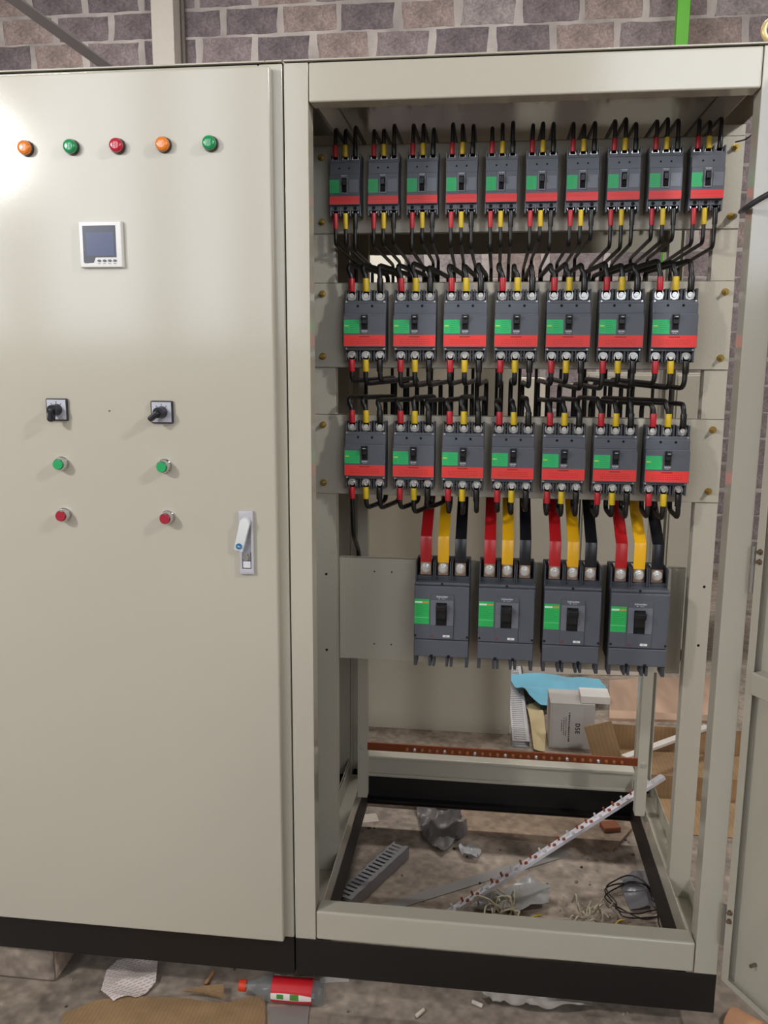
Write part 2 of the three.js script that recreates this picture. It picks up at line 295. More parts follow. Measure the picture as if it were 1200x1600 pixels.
// push buttons
{
  const green = std('#1c9a58', 0.35), red = std('#9c1c30', 0.35);
  for (const [px, py, m, c, which] of [[98, 724, green, 'green', 'far from'], [258, 728, green, 'green', 'near'], [102, 804, red, 'red', 'far from'], [263, 808, red, 'red', 'near']]) {
    const p = ZP(px, py, DZ), x = p.x, y = p.y, t = thing('push_button', `${c} push button with chrome ring, ${which} the door latch`, 'push button', [x, y, DZ], 'push buttons on the closed door');
    const prof = [[0.0165, 0], [0.0165, 0.004], [0.0145, 0.006], [0.0138, 0.018], [0.0128, 0.0198], [0.0116, 0.0198], [0.0116, 0.012]].map(([r, z]) => new THREE.Vector2(r, z));
    part(t, 'ring', toCreasedNormals(new THREE.LatheGeometry(prof, 32).rotateX(Math.PI / 2), 0.6).translate(x, y, DZ), chrome, 'chrome ring');
    part(t, 'button_cap', cylZ(0.0115, 0.018, 28, 0.011).translate(x, y, DZ + 0.007), m, `${c} cap`);
  }
}
// door latch with swung lever
{
  const a = ZP(385, 848, DZ + 0.006), x = a.x, y = a.y, t = thing('door_latch', 'grey swing handle latch with loosened lever and blue lock on the closed door', 'latch', [x, y, DZ]);
  const grey = std('#b4b3ba', 0.38), white = std('#d8dcdc', 0.35);
  const outer = new THREE.Shape([[-0.0165, -0.072], [0.0165, -0.072], [0.0165, 0.072], [-0.0165, 0.072]].map(p => new THREE.Vector2(...p)));
  outer.holes.push(new THREE.Path([[-0.0105, -0.06], [0.0105, -0.06], [0.0105, 0.05], [-0.0105, 0.05]].map(p => new THREE.Vector2(...p))));
  part(t, 'base_plate', toCreasedNormals(new THREE.ExtrudeGeometry(outer, { depth: 0.005, bevelEnabled: true, bevelThickness: 0.002, bevelSize: 0.0015, bevelOffset: -0.0015, bevelSegments: 2 }), 0.6).translate(x, y, DZ + 0.001), grey);
  part(t, 'tray', box(x - 0.0105, x + 0.0105, y - 0.06, y + 0.05, DZ, DZ + 0.002, 0), std('#8d8c94', 0.4));
  part(t, 'keeper', box(x - 0.009, x + 0.009, y - 0.0585, y - 0.043, DZ + 0.002, DZ + 0.0075, 0.002), std('#d2d2d8', 0.3));
  part(t, 'lock_bolt', merged(cylZ(0.0075, 0.006, 20).translate(x - 0.002, y - 0.034, DZ + 0.002), box(x + 0.004, x + 0.009, y - 0.04, y - 0.022, DZ + 0.002, DZ + 0.006, 0.001)), steel);
  const lever = new THREE.Shape(); lever.moveTo(-0.0105, -0.068); lever.lineTo(0.0105, -0.068); lever.lineTo(0.0115, 0); lever.absarc(0, 0, 0.0115, 0, Math.PI, false); lever.lineTo(-0.0105, -0.068);
  const lg = toCreasedNormals(new THREE.ExtrudeGeometry(lever, { depth: 0.009, bevelEnabled: true, bevelThickness: 0.0015, bevelSize: 0.0015, bevelOffset: -0.0015, bevelSegments: 2 }), 0.6);
  const place = g => g.rotateX(0.14).rotateZ(-0.28).translate(x, y + 0.047, DZ + 0.008);
  const lv = part(t, 'lever', place(lg), white, 'pale lever swung aside');
  part(lv, 'lock_cap', place(cylZ(0.007, 0.002, 24).translate(0, -0.056, 0.0105)), std('#2f6f9c', 0.3), 'blue lock cap');
  part(lv, 'lock_mark', place(box(-0.0035, 0.0035, -0.0015, 0.0015, 0, 0.0003, 0).translate(0, -0.056, 0.0125)), std('#8cc0de', 0.4));
}
solo('door_speck', cylZ(0.0022, 0.001, 10).translate(ZP(171, 642, DZ).x, ZP(171, 642, DZ).y, DZ), std('#6b6a52', 0.6), 'tiny dark plug in the closed door between the selector switches', 'plug');

// ───────────────────────── open cabinet ─────────────────────────
const ZPL = -0.287;   // front face of the mounting uprights; plates of the upper rows are bolted on it
const OPEN = thing('switchboard_cabinet', 'open pebble grey cabinet frame with rows of breakers and swung door', 'cabinet', [0.5, PB, -0.45]);
const cabLeft = 0.0018, cabRight = 0.9985;
{
  const t = OPEN, x0 = cabLeft, x1 = cabRight, p = 0.0505;
  part(t, 'post', merged(box(x0, x0 + p, FB, FT, -0.003, 0, 0.0012), box(x0, x0 + 0.003, FB, FT, -0.05, -0.002, 0.001), box(x0 + p - 0.003, x0 + p, FB, FT, -0.05, -0.002, 0.001)), paint);
  part(t, 'post', merged(box(x1 - p, x1, FB, FT, -0.003, 0, 0.0012), box(x1 - 0.003, x1, FB, FT, -0.05, -0.002, 0.001), box(x1 - p, x1 - p + 0.003, FB, FT, -0.05, -0.002, 0.001)), paint);
  part(t, 'header', box(x0 + p + 0.0012, x1 - p - 0.0012, FT - 0.0765, FT, -0.05, 0, 0.004, 3), paint);
  part(t, 'sill', box(x0 + p + 0.0012, x1 - p - 0.0012, FB, FB + 0.0765, -0.052, 0, 0.006, 3), paint);
  part(t, 'roof', box(x0, x1, FT + 0.0022, FT + 0.0055, DEPTH, 0.004, 0.001), paint);
  part(t, 'roof_gasket', box(x0 + 0.06, x1 - 0.06, FT, FT + 0.0022, -0.04, -0.004, 0), holeBlack);
  plinth(t, x0, x1);
  for (const s of [0, 1]) {
    const X = (a, b) => s ? [x1 - b, x1 - a] : [x0 + a, x0 + b];
    const bx = (a, b, ...r) => box(...X(a, b), ...r);
    // bottom side channel: web and two flanges, open to the top; top side channel turned over
    part(t, 'side_channel', merged(bx(0, 0.057, FB, FB + 0.002, DEPTH + 0.05, -0.052, 0), bx(0, 0.002, FB + 0.002, FB + 0.06, DEPTH + 0.05, -0.052, 0.0008), bx(0.055, 0.057, FB + 0.002, FB + 0.06, DEPTH + 0.05, -0.052, 0.0008)), paint);
    part(t, 'side_channel', merged(bx(0, 0.057, FT - 0.002, FT, DEPTH + 0.05, -0.052, 0), bx(0, 0.002, FT - 0.066, FT - 0.002, DEPTH + 0.05, -0.052, 0.0008), bx(0.055, 0.057, FT - 0.066, FT - 0.002, DEPTH + 0.05, -0.052, 0.0008)), paint);
    // mounting upright
    const u = part(t, 'upright', merged(bx(0, 0.054, FB + 0.002, FT - 0.07, ZPL - 0.003, ZPL, 0.001), bx(0.051, 0.054, FB + 0.002, FT - 0.07, ZPL - 0.036, ZPL - 0.003, 0.001), bx(0, 0.003, FB + 0.002, FT - 0.07, ZPL - 0.036, ZPL - 0.003, 0.001)), paintPlate);
    for (const y of [0.9, 0.852, 1.05, 1.03].slice(s ? 0 : 2, s ? 1 : 3)) part(u, 'hole', cylZ(0.0035, 0.0006, 12).translate(s ? x1 - 0.022 : x0 + 0.027, y, ZPL - 0.0002), holeBlack);
    part(u, 'hole', cylZ(0.0035, 0.0006, 12).translate(s ? x1 - 0.018 : x0 + 0.027, s ? 1.052 : 0.843, ZPL - 0.0002), holeBlack);
    // rear posts
    part(t, 'rear_post', merged(bx(0, 0.05, FB, FT, DEPTH, DEPTH + 0.003, 0), bx(0, 0.003, FB, FT, DEPTH + 0.003, DEPTH + 0.05, 0), bx(0.047, 0.05, FB, FT, DEPTH + 0.003, DEPTH + 0.03, 0)), paint);
    const r = part(t, 'inner_post', merged(bx(0.058, 0.0885, 0.245, FT - 0.07, -0.623, -0.62, 0.001), bx(0.0855, 0.0885, 0.245, FT - 0.07, -0.655, -0.623, 0.001), bx(0.058, 0.061, 0.245, FT - 0.07, -0.655, -0.623, 0.001)), paintPlate);
    part(r, 'bolt', cylZ(0.006, 0.006, 6).translate((s ? x1 - 0.072 : x0 + 0.072), 0.412, -0.62), zinc);
  }
  part(t, 'rear_sill', merged(box(x0 + 0.052, x1 - 0.052, FB, FB + 0.012, DEPTH + 0.003, -0.848, 0.004, 2), box(x0 + 0.052, x1 - 0.052, FB + 0.006, FB + 0.074, DEPTH + 0.003, -0.855, 0.001), box(x0 + 0.052, x1 - 0.052, FB + 0.064, FB + 0.0765, DEPTH + 0.003, -0.846, 0.004, 2)), paint);
  part(t, 'rear_header', box(x0 + 0.052, x1 - 0.052, FT - 0.0765, FT - 0.002, DEPTH, DEPTH + 0.05, 0.002), paint);
  part(t, 'rear_crossbar', box(x0 + 0.06, x1 - 0.06, 1.897, 2.06, -0.66, -0.6565, 0.001), paint);
  // copper earth bar with bolts
  const e = part(t, 'earth_bar', box(x0 + 0.08, x1 - 0.08, 0.403, 0.428, -0.631, -0.625, 0.0008), copper, 'copper earth bar with a row of bolts');
  for (let k = 0; k < 29; k++) part(e, 'bolt', merged(cylZ(0.0056, 0.003, 6), cylZ(0.0034, 0.0085, 10)).translate(0.215 + k * 0.0232, 0.4135, -0.625), k % 4 === 1 ? zinc : std('#c48a5e', 0.35, { metalness: 0.7 }));
  // lifting eye on the roof corner
  part(t, 'lifting_eye', merged(new THREE.TorusGeometry(0.019, 0.006, 10, 24).translate(ZP(1209, 52, -0.03).x, FT + 0.0055 + 0.031, -0.03), cyl(0.011, 0.014, 16).translate(ZP(1209, 52, -0.03).x, FT + 0.0055 + 0.007, -0.03)), std('#d8c089', 0.4, { metalness: 0.4 }));
}
// mounting plates
const boltGeo = () => merged(cylZ(0.0085, 0.0018, 20), cylZ(0.0062, 0.006, 6).translate(0, 0, 0.0018), cylZ(0.0038, 0.016, 12).translate(0, 0, 0.0018));
const PLATES = [[1.9025, 2.106], [1.5816, 1.7877], [1.2634, 1.4663]];
PLATES.forEach(([a, b], i) => {
  const pl = part(OPEN, 'mounting_plate', merged(box(cabLeft, cabRight, a, b, ZPL + 0.0004, ZPL + 0.0026, 0.0008), box(cabLeft, cabRight, b - 0.0024, b, ZPL - 0.012, ZPL + 0.0026, 0.0008), box(cabLeft, cabRight, a, a + 0.0024, ZPL - 0.012, ZPL + 0.0026, 0.0008)), paintPlate);
  for (const [x, y] of [[0.979, b - 0.026], [0.979, a + 0.028], [0.024, b - 0.027], [0.024, a + 0.028]]) part(pl, 'bolt', boltGeo().translate(x - (i === 2 && x > 0.5 ? 0.006 : 0), y, ZPL + 0.0026), zincYellow);
});
{
  const pl = part(OPEN, 'mounting_plate', merged(box(cabLeft + 0.054, cabRight - 0.054, 0.807, 1.088, -0.333, -0.3305, 0.0008), box(cabLeft + 0.054, cabRight - 0.054, 1.0856, 1.088, -0.345, -0.3305, 0.0008)), paintPlate);
  for (const [x, y] of [[0.15, 1.0505], [0.196, 1.0505], [0.15, 0.851], [0.196, 0.851], [0.9, 1.05], [0.9, 0.855]]) part(pl, 'hole', cylZ(0.0026, 0.0006, 10).translate(x, y, -0.3307), std('#55524a', 0.8));
}
// the swung door: local u runs from the hinge along the door, w towards its inner side
{
  const hx = 1.0035, hz = 0.018, dir = V(0.475, 0, 0.88).normalize(), inn = V(-dir.z, 0, dir.x);
  const M = new THREE.Matrix4().makeBasis(dir, V(0, 1, 0), inn); M.setPosition(hx, 0, hz);
  // right-handed: dir x up = inn·(-1) is checked by the determinant
  const fix = g => { const q = g.applyMatrix4(M); if (M.determinant() < 0) { const p = q.attributes.position, n = q.attributes.normal; if (q.index) { const ix = q.index.array; for (let i = 0; i < ix.length; i += 3) [ix[i], ix[i + 1]] = [ix[i + 1], ix[i]]; } else for (const at of Object.values(q.attributes)) for (let i = 0; i < at.count; i += 3) for (let k = 0; k < at.itemSize; k++) { const s = at.array[i * at.itemSize + k]; at.array[i * at.itemSize + k] = at.array[(i + 1) * at.itemSize + k]; at.array[(i + 1) * at.itemSize + k] = s; } } return q; };
  const W = 0.955, y0 = 0.2025, y1 = 2.19;
  const d = part(OPEN, 'door', fix(merged(box(0, W, y0, y1, -0.022, -0.0205, 0.0005), box(0, 0.0015, y0, y1, -0.0205, 0, 0.0005), box(W - 0.0015, W, y0, y1, -0.0205, 0, 0.0005), box(0.0015, W - 0.0015, y0, y0 + 0.0015, -0.0205, 0, 0), box(0.0015, W - 0.0015, y1 - 0.0015, y1, -0.0205, 0, 0), box(0, 0.02, y0, y1, -0.0012, 0.0003, 0.0005), box(W - 0.02, W, y0, y1, -0.0012, 0.0003, 0.0005), box(0.02, W - 0.02, y0, y0 + 0.014, -0.0012, 0.0003, 0.0003))), paint, 'swung door seen from its inner side');
  for (const y of [0.905, 1.72]) part(d, 'stiffener', fix(box(0.024, W - 0.024, y, y + 0.05, -0.0205, 0.012, 0.004, 2)), paint);
  for (const y of [1.19, 0.36, 1.98]) {
    for (const s of [0, 0.021]) part(d, 'hinge_screw', fix(merged(cylZ(0.0065, 0.004, 6), cylZ(0.004, 0.009, 10)).translate(0.0125, y + s, 0)), std('#8d7a68', 0.35, { metalness: 0.7 }));
    part(d, 'hinge_pin', cyl(0.0045, 0.1, 12).translate(hx - 0.004, y - 0.02, hz - 0.004), steel);
  }
  part(d, 'earth_stud', fix(cylZ(0.004, 0.016, 10).translate(0.075, 0.29, -0.0205)), std('#7d7266', 0.4, { metalness: 0.6 }));
}
// ───────────────────────── circuit breakers ─────────────────────────
const textTex = (w, h, bg, draw) => std('#ffffff', 0.45, { map: canvasTex(w, h, (x) => { x.fillStyle = bg; x.fillRect(0, 0, w, h); draw(x, w, h); }) });
const brandMat = textTex(256, 96, '#565a63', (x, w, h) => { x.fillStyle = '#d9dade'; x.textAlign = 'center'; x.font = 'bold 46px sans-serif'; x.fillText('Schneider', w / 2, 48); x.font = '24px sans-serif'; x.fillText('Electric', w / 2 + 28, 80); x.fillRect(62, 62, 18, 16); });
const greenMat = textTex(128, 128, '#2bb568', (x, w, h) => { x.fillStyle = '#d7d73a'; x.fillRect(6, 52, 34, 9); x.fillStyle = '#239a58'; for (let k = 0; k < 6; k++) x.fillRect(50, 14 + k * 18, 40 + (k * 37) % 30, 5); x.fillRect(8, 78, 30, 5); x.fillRect(8, 96, 26, 5); });
const greenTall = textTex(128, 224, '#28b45a', (x, w, h) => { x.fillStyle = '#d8ecd8'; x.fillRect(4, 20, 64, 16); x.fillStyle = '#c79a4a'; x.fillRect(72, 20, 52, 16); x.fillStyle = '#7fdc9c'; x.fillRect(0, 164, 128, 4); x.fillStyle = '#1f9a4c'; for (let k = 0; k < 6; k++) x.fillRect(12, 52 + k * 17, 60 + (k * 29) % 44, 5); });
const greenSmall = textTex(96, 128, '#2fae68', (x) => { x.fillStyle = '#279a5a'; for (let k = 0; k < 6; k++) x.fillRect(10, 22 + k * 17, 46 + (k * 31) % 30, 5); });
const redMat = textTex(512, 128, '#e23b36', (x, w) => { x.fillStyle = '#8c2422'; x.fillRect(190, 14, 130, 12); for (let k = 0; k < 3; k++) for (let q = 0; q < 14; q++) x.fillRect(80 + q * 26, 50 + k * 22, 12 + (q * 7 + k * 5) % 11, 5); });
const redSmall = textTex(256, 64, '#d83a3a', (x) => { x.fillStyle = '#c23232'; for (let q = 0; q < 10; q++) x.fillRect(20 + q * 22, 26, 12 + (q * 7) % 8, 5); });
const plateMat = textTex(128, 48, '#e8e8e6', (x) => { x.fillStyle = '#55555a'; x.font = 'bold 26px sans-serif'; x.fillText('400', 40, 34); });
function flat(x0, x1, y0, y1, z, th = 0.0005) {   // a label: thin slab whose front carries the whole picture
  const g = new THREE.BoxGeometry(x1 - x0, y1 - y0, th); g.translate((x0 + x1) / 2, (y0 + y1) / 2, z + th / 2 - 0.0002); return g.toNonIndexed();
}
const screwGeo = (r) => merged(cylZ(r, 0.004, 16, r * 0.92), new THREE.TorusGeometry(r * 0.52, r * 0.1, 6, 16).translate(0, 0, 0.004));
const protoGroup = (name, category) => { const g = new THREE.Group(); g.name = name; g.userData = { category }; return g; };
function smallBreaker() {
  const t = protoGroup('small_circuit_breaker', 'circuit breaker'), w = 0.0727, l = -w / 2, r = w / 2, D = 0.059;
  part(t, 'housing', merged(box(l, r, -0.064, 0.064, 0, 0.036, 0.0015), ...[-1, 1].flatMap(s => [-1.5, -0.5, 0.5, 1.5].map(k => box(k * 0.0236 - 0.0016, k * 0.0236 + 0.0016, s > 0 ? 0.044 : -0.07, s > 0 ? 0.07 : -0.04, 0.002, 0.05, 0.001)))), slate);
  part(t, 'front_cover', merged(box(l, r, -0.0465, 0.049, 0.034, D - 0.004, 0.002), box(l + 0.0005, r - 0.0005, -0.0462, 0.0225, 0.05, D, 0.0012), box(l, r, 0.049, 0.056, 0.02, 0.05, 0.001), box(l, r, -0.058, -0.0465, 0.02, 0.049, 0.001)), slate);
  part(t, 'blank_panel', box(0.0105, r - 0.003, -0.0185, 0.0105, D - 0.001, D + 0.0006, 0.0004), slateGrey);
  part(t, 'toggle_surround', merged(box(-0.0095, 0.0085, -0.022, 0.0215, D - 0.002, D + 0.0022, 0.001)), slateGrey);
  part(t, 'toggle_slot', box(-0.0062, 0.0055, -0.0185, 0.0138, D + 0.002, D + 0.0028, 0.0003), holeBlack);
  part(t, 'toggle', box(-0.005, 0.0045, -0.004, 0.0105, D, D + 0.011, 0.0015), blackPlastic);
  part(t, 'brand_label', flat(-0.0085, 0.0075, 0.0148, 0.0208, D + 0.0022), brandMat);
  part(t, 'rating_label', flat(l + 0.001, -0.0118, -0.0197, 0.0102, D), greenSmall, 'green rating label');
  part(t, 'warning_label', flat(l + 0.0008, r - 0.0008, -0.0445, -0.0268, D), redSmall, 'red warning label');
  for (const x of [-0.0125, 0.0105]) part(t, 'test_hole', cylZ(0.0022, 0.0006, 12).translate(x, 0.036, D - 0.0042), holeBlack);
  for (const s of [-1, 1]) for (const k of [-1, 0, 1]) {
    part(t, 'terminal_screw', screwGeo(0.0045).translate(k * 0.0236, s * 0.058, 0.036), zinc);
    if (s < 0) part(t, 'screw_hole', cylZ(0.0042, 0.001, 14).translate(k * 0.0236, -0.0525, 0.0485), holeBlack);
  }
  return t;
}
function mediumBreaker() {
  const t = protoGroup('circuit_breaker', 'circuit breaker'), w = 0.1018, l = -w / 2, r = w / 2, D = 0.059;
  part(t, 'housing', merged(box(l, r, -0.081, 0.081, 0, 0.026, 0.002), ...[-1, 1].flatMap(s => [-1.5, -0.5, 0.5, 1.5].flatMap(k => (Math.abs(k) > 1 ? [k * 0.0324] : [k * 0.0346 - 0.0035, k * 0.0346 + 0.0035]).map(x => box(x - 0.0021, x + 0.0021, s > 0 ? 0.052 : -0.0835, s > 0 ? 0.0845 : -0.056, 0.002, 0.043, 0.0015))))), slateDark);
  part(t, 'front_cover', merged(box(l, r, -0.0585, 0.0585, 0.02, 0.046, 0.002), box(l, r, -0.0505, 0.0525, 0.04, D - 0.006, 0.0025), box(l, r, -0.0505, 0.029, 0.045, D, 0.003), box(l, r, -0.0505, 0.0225, 0.05, D + 0.0006, 0.0006)), slate);
  part(t, 'toggle_surround', merged(box(-0.0085, 0.0095, -0.0205, 0.026, D - 0.002, D + 0.0018, 0.001)), slateDark);
  part(t, 'toggle_slot', box(-0.0062, 0.0072, -0.0088, 0.0238, D + 0.0015, D + 0.0024, 0.0003), holeBlack);
  part(t, 'toggle', merged(box(-0.0055, 0.0065, 0.003, 0.0225, D, D + 0.008, 0.002), box(-0.0058, 0.0068, 0.0145, 0.0232, D + 0.002, D + 0.014, 0.002)), blackPlastic);
  part(t, 'toggle_mark', box(-0.003, 0.004, 0.0188, 0.0205, D + 0.0138, D + 0.0143, 0), std('#b8b8bc', 0.5));
  part(t, 'brand_label', flat(-0.0082, 0.0092, -0.0198, -0.0098, D + 0.0018), brandMat);
  part(t, 'rating_label', flat(l + 0.0008, -0.0122, -0.0187, 0.0132, D + 0.0006), greenMat, 'green rating label');
  part(t, 'warning_label', flat(l + 0.0008, r - 0.0008, -0.0485, -0.0222, D + 0.0006), redMat, 'red warning label');
  for (const x of [-0.0172, 0.0174]) part(t, 'test_hole', cylZ(0.0032, 0.0006, 14).translate(x, 0.0455, D - 0.0062), holeBlack);
  for (const x of [l + 0.005, r - 0.005]) for (const y of [0.056, -0.0545]) part(t, 'cover_screw', cylZ(0.0022, 0.0012, 10).translate(x, y, 0.046), zinc);
  for (const s of [-1, 1]) for (const k of [-1, 0, 1]) {
    part(t, 'terminal', box(k * 0.0346 - (s > 0 ? 0.0105 : 0.0085), k * 0.0346 + (s > 0 ? 0.0105 : 0.0085), s > 0 ? 0.0605 : -0.0785, s > 0 ? 0.0785 : -0.061, 0.0255, 0.03, 0.001), zinc);
    part(t, 'terminal_screw', screwGeo(0.0066).translate(k * 0.0346, s * 0.0708, 0.0332), zinc);
    if (k < 1) for (const y of [0.0655, 0.0745]) part(t, 'barrier_screw', cylZ(0.0018, 0.0022, 8).translate((k + 0.5) * 0.0346, s * y, 0.0258), zinc);
  }
  return t;
}
function largeBreaker() {
  const t = protoGroup('large_circuit_breaker', 'circuit breaker'), w = 0.1385, l = -w / 2, r = w / 2, D = 0.106, Y = 0.98, y = v => v - Y;
  const ribs = [l + 0.002, l + 0.046, l + 0.0505, l + 0.0885, l + 0.093, r - 0.002];
  part(t, 'housing', merged(box(l, r, y(0.862), y(1.05), 0, 0.088, 0.002), box(l, r, y(1.05), y(1.062), 0, 0.066, 0.002), box(l, r, y(1.05), y(1.1), 0, 0.02, 0.002), ...ribs.map(x => box(x - 0.0018, x + 0.0018, y(1.048), y(1.1), 0.002, 0.076, 0.001))), slateDark);
  const foot = [[0, 0.0085], [0.0375, 0.0068], [0.0472, 0.0068], [0.0805, 0.0068], [0.0915, 0.0068], [w - 0.0085, 0.0085]];
  part(t, 'front_cover', merged(box(l, r, y(0.9055), y(1.0448), 0.08, D, 0.003, 2), box(l, r, y(1.0448), y(1.0525), 0.06, 0.098, 0.002), box(l + 0.0415, l + 0.0998, y(0.9075), y(1.024), D - 0.002, D + 0.0024, 0.001)), slate);
  part(t, 'lower_cover', merged(box(l, r, y(0.8594), y(0.9042), 0.02, D - 0.001, 0.003, 2)), slate);
  for (const [x, ww] of foot) part(t, 'foot', box(l + x, l + x + ww, y(0.832), y(0.8605), 0.05, 0.098, 0.001), slateDark);
  for (const x of [0.041, 0.0848]) part(t, 'notch', box(l + x, l + x + 0.0075, y(0.8575), y(0.8655), 0.08, D - 0.0003, 0.0005), holeBlack);
  part(t, 'toggle_surround', merged(box(l + 0.0418, l + 0.0995, y(0.944), y(1.0095), D + 0.001, D + 0.0045, 0.0012)), slateGrey);
  part(t, 'toggle_slot', box(l + 0.0555, l + 0.0826, y(0.9447), y(1.0035), D + 0.004, D + 0.0053, 0.0003), holeBlack);
  part(t, 'toggle', merged(box(l + 0.057, l + 0.0812, y(0.962), y(0.9865), D, D + 0.014, 0.003), box(l + 0.056, l + 0.0822, y(0.9855), y(1.001), D + 0.002, D + 0.026, 0.003)), blackPlastic);
  part(t, 'brand_label', flat(l + 0.0535, l + 0.0875, y(1.0102), y(1.0225), D + 0.0024), brandMat);
  part(t, 'rating_label', flat(l + 0.0008, l + 0.038, y(0.9455), y(1.0105), D), greenTall, 'green rating label');
  part(t, 'test_mark', (() => { const s = new THREE.Shape([[-0.004, -0.003], [0.004, -0.003], [0, 0.004]].map(p => new THREE.Vector2(...p))); return new THREE.ExtrudeGeometry(s, { depth: 0.0005, bevelEnabled: false }).translate(l + 0.047, y(0.9165), D + 0.0022); })(), std('#8c2630', 0.5));
  part(t, 'current_label', flat(l + 0.0735, l + 0.0908, y(0.9135), y(0.9192), D + 0.0024), plateMat);
  for (const x of [l + 0.0025, r - 0.0055]) part(t, 'cover_hole', cylZ(0.003, 0.0006, 12).translate(x + 0.0015, y(0.9145), D - 0.0002), holeBlack);
  part(t, 'cover_hole', cylZ(0.0032, 0.0006, 12).translate(l + 0.069, y(1.0492), 0.0978), holeBlack);
  for (const x of [0.0252, 0.0691, 0.1127]) part(t, 'terminal', box(l + x - 0.014, l + x + 0.014, y(1.056), y(1.1), 0.02, 0.058, 0.001), zinc);
  return t;
}
const ROWS = [
  { n: 10, make: smallBreaker, x0: 0.0534 + 0.03635, pitch: 0.09115, y: 2.0055, z: ZPL + 0.0026, label: k => `small red-banded breaker, ${k} from the closed cabinet in the ten-breaker row`, group: 'row of ten small breakers' },
  { n: 7, make: mediumBreaker, x0: 0.0868 + 0.0509, pitch: 0.12015, y: 1.6825, z: ZPL + 0.0026, label: k => `red-banded breaker, ${k} from the closed cabinet in the upper seven-breaker row`, group: 'upper row of seven breakers' },
  { n: 7, make: null, x0: 0.0875 + 0.0509, pitch: 0.12045, y: 1.368, z: ZPL + 0.0026, label: k => `red-banded breaker, ${k} from the closed cabinet in the lower seven-breaker row`, group: 'lower row of seven breakers' },
  { n: 4, make: largeBreaker, x0: 0.2653 + 0.0692, pitch: 0.1611, y: 0.98, z: -0.3305, label: k => `large dark breaker without red band, ${k} from the closed cabinet`, group: 'row of four large breakers' },
];
const mediumProto = mediumBreaker();
for (const r of ROWS) { const proto = r.make === mediumBreaker || !r.make ? mediumProto : r.make(); for (let i = 0; i < r.n; i++) clone(proto, V(r.x0 + i * r.pitch, r.y, r.z), r.label(ordinal[i]), r.group); }

// ───────────────────────── cables on the breakers ─────────────────────────
const jit = rng(4242), J = a => (jit() * 2 - 1) * a;
const PHASE = [['red', sleeveRed], ['yellow', sleeveYellow], [null, sleeveBlack]];
function lug(x, y, z, s, r) {   // ring tongue and barrel
  return merged(cylZ(r * 1.5, 0.0022, 14).translate(x, y, z), box(x - r * 1.0, x + r * 1.0, Math.min(y, y + s * r * 2.4), Math.max(y, y + s * r * 2.4), z, z + 0.0022, 0));
}
function cable(rowName, i, k, s, x, yT, zT, rad, sleeve0, sleeve1, pts, group) {
  const [c, sm] = PHASE[k];
  const label = `${c ? `black cable with ${c} sleeve` : 'all black cable'} ${s > 0 ? 'above' : 'below'} the ${ordinal[i]} breaker from the closed cabinet, ${rowName}`;
  const t = thing('cable', label, 'cable', [x, yT, zT], group);
  part(t, 'lug', lug(x, yT, zT, s, rad * 1.25), zinc);
  const zc = zT + 0.001 + rad;
  part(t, 'wire', tube([V(x, sleeve0, zc), ...pts], rad, rad * 3.2, 8, 5), cableBlack);
  part(t, 'sleeve', tube([V(x, sleeve0 - s * 0.003, zc), V(x, sleeve1, zc)], rad * 1.28, 0.001, 10), sm, c ? `${c} sleeve` : undefined);
}
{ // ten-breaker row
  const R = ROWS[0], z = R.z + 0.0405, zc = z + 0.0055, rad = 0.0045, n = 'ten-breaker row';
  for (let i = 0; i < 10; i++) for (let k = 0; k < 3; k++) {
    const x = R.x0 + i * R.pitch + (k - 1) * 0.0236;
    const yt = 2.132 + J(0.006), zb = -0.59 + J(0.008);
    cable(n, i, k, 1, x, R.y + 0.058, z, rad, R.y + 0.0665, R.y + 0.089, [V(x + J(0.001), yt, zc), V(x + J(0.004), yt - 0.004, zb), V(x, 1.98, zb)], 'cables above the ten-breaker row');
    const yb = 1.868 + J(0.012), far = (i * 3 + k) % 2, zd = -0.565 - 0.04 * ((i + k) % 2) + J(0.01), dx = J(0.006);
    cable(n, i, k, -1, x, R.y - 0.058, z, rad, R.y - 0.0665, R.y - 0.099, [V(x + J(0.0012), yb, zc), V(x + dx, yb - 0.006, zd), V(x + dx, far ? 1.37 : 1.69, zd)], 'cables below the ten-breaker row');
  }
}
for (const [R, n, g] of [[ROWS[1], 'upper seven-breaker row', 'upper seven-breaker row'], [ROWS[2], 'lower seven-breaker row', 'lower seven-breaker row']]) {
  const upper = R === ROWS[1], z = R.z + 0.0304, rad = 0.006, zc = z + 0.001 + rad;
  for (let i = 0; i < 7; i++) for (let k = 0; k < 3; k++) {
    const x = R.x0 + i * R.pitch + (k - 1) * 0.0346, lean = -0.006 + J(0.004), mid = (0.5 - x) * (upper ? 0.17 : 0.16);
    const y1 = R.y + (upper ? 0.143 : 0.139) + J(0.006), zb = (upper ? -0.47 : -0.44) + J(0.01), ye = upper ? 1.68 : 1.36;
    cable(n, i, k, 1, x, R.y + 0.0708, z, rad, R.y + 0.0835, R.y + 0.111, [V(x, R.y + 0.118, zc), V(x + lean, R.y + 0.128, zc - 0.002), V(x + lean, y1, zc - 0.008), V(x + lean * 0.6 + mid, y1 - 0.004, zb), V(x + lean * 0.6 + mid, ye, zb)], `cables above the ${g}`);
    const y2 = R.y - (upper ? 0.139 : 0.137) + J(0.008), zd = (upper ? -0.505 : -0.338) + J(0.008), sx = upper ? (0.5 - x) * 0.2 + J(0.004) : i < 2 ? 0.04 : J(0.003);
    const straight = !upper && i === 0 && k === 0;
    cable(n, i, k, -1, x, R.y - 0.0708, z, rad, R.y - 0.0835, R.y - 0.1095, straight ? [V(x, 1.16, zc - 0.02), V(x, 1.1, -0.355), V(x, 0.98, -0.365)] : [V(x + J(0.002), y2, zc), V(x + sx, y2 + 0.005, zd), V(x + sx, upper ? 1.37 : 1.31, zd)], `cables below the ${g}`);
  }
}
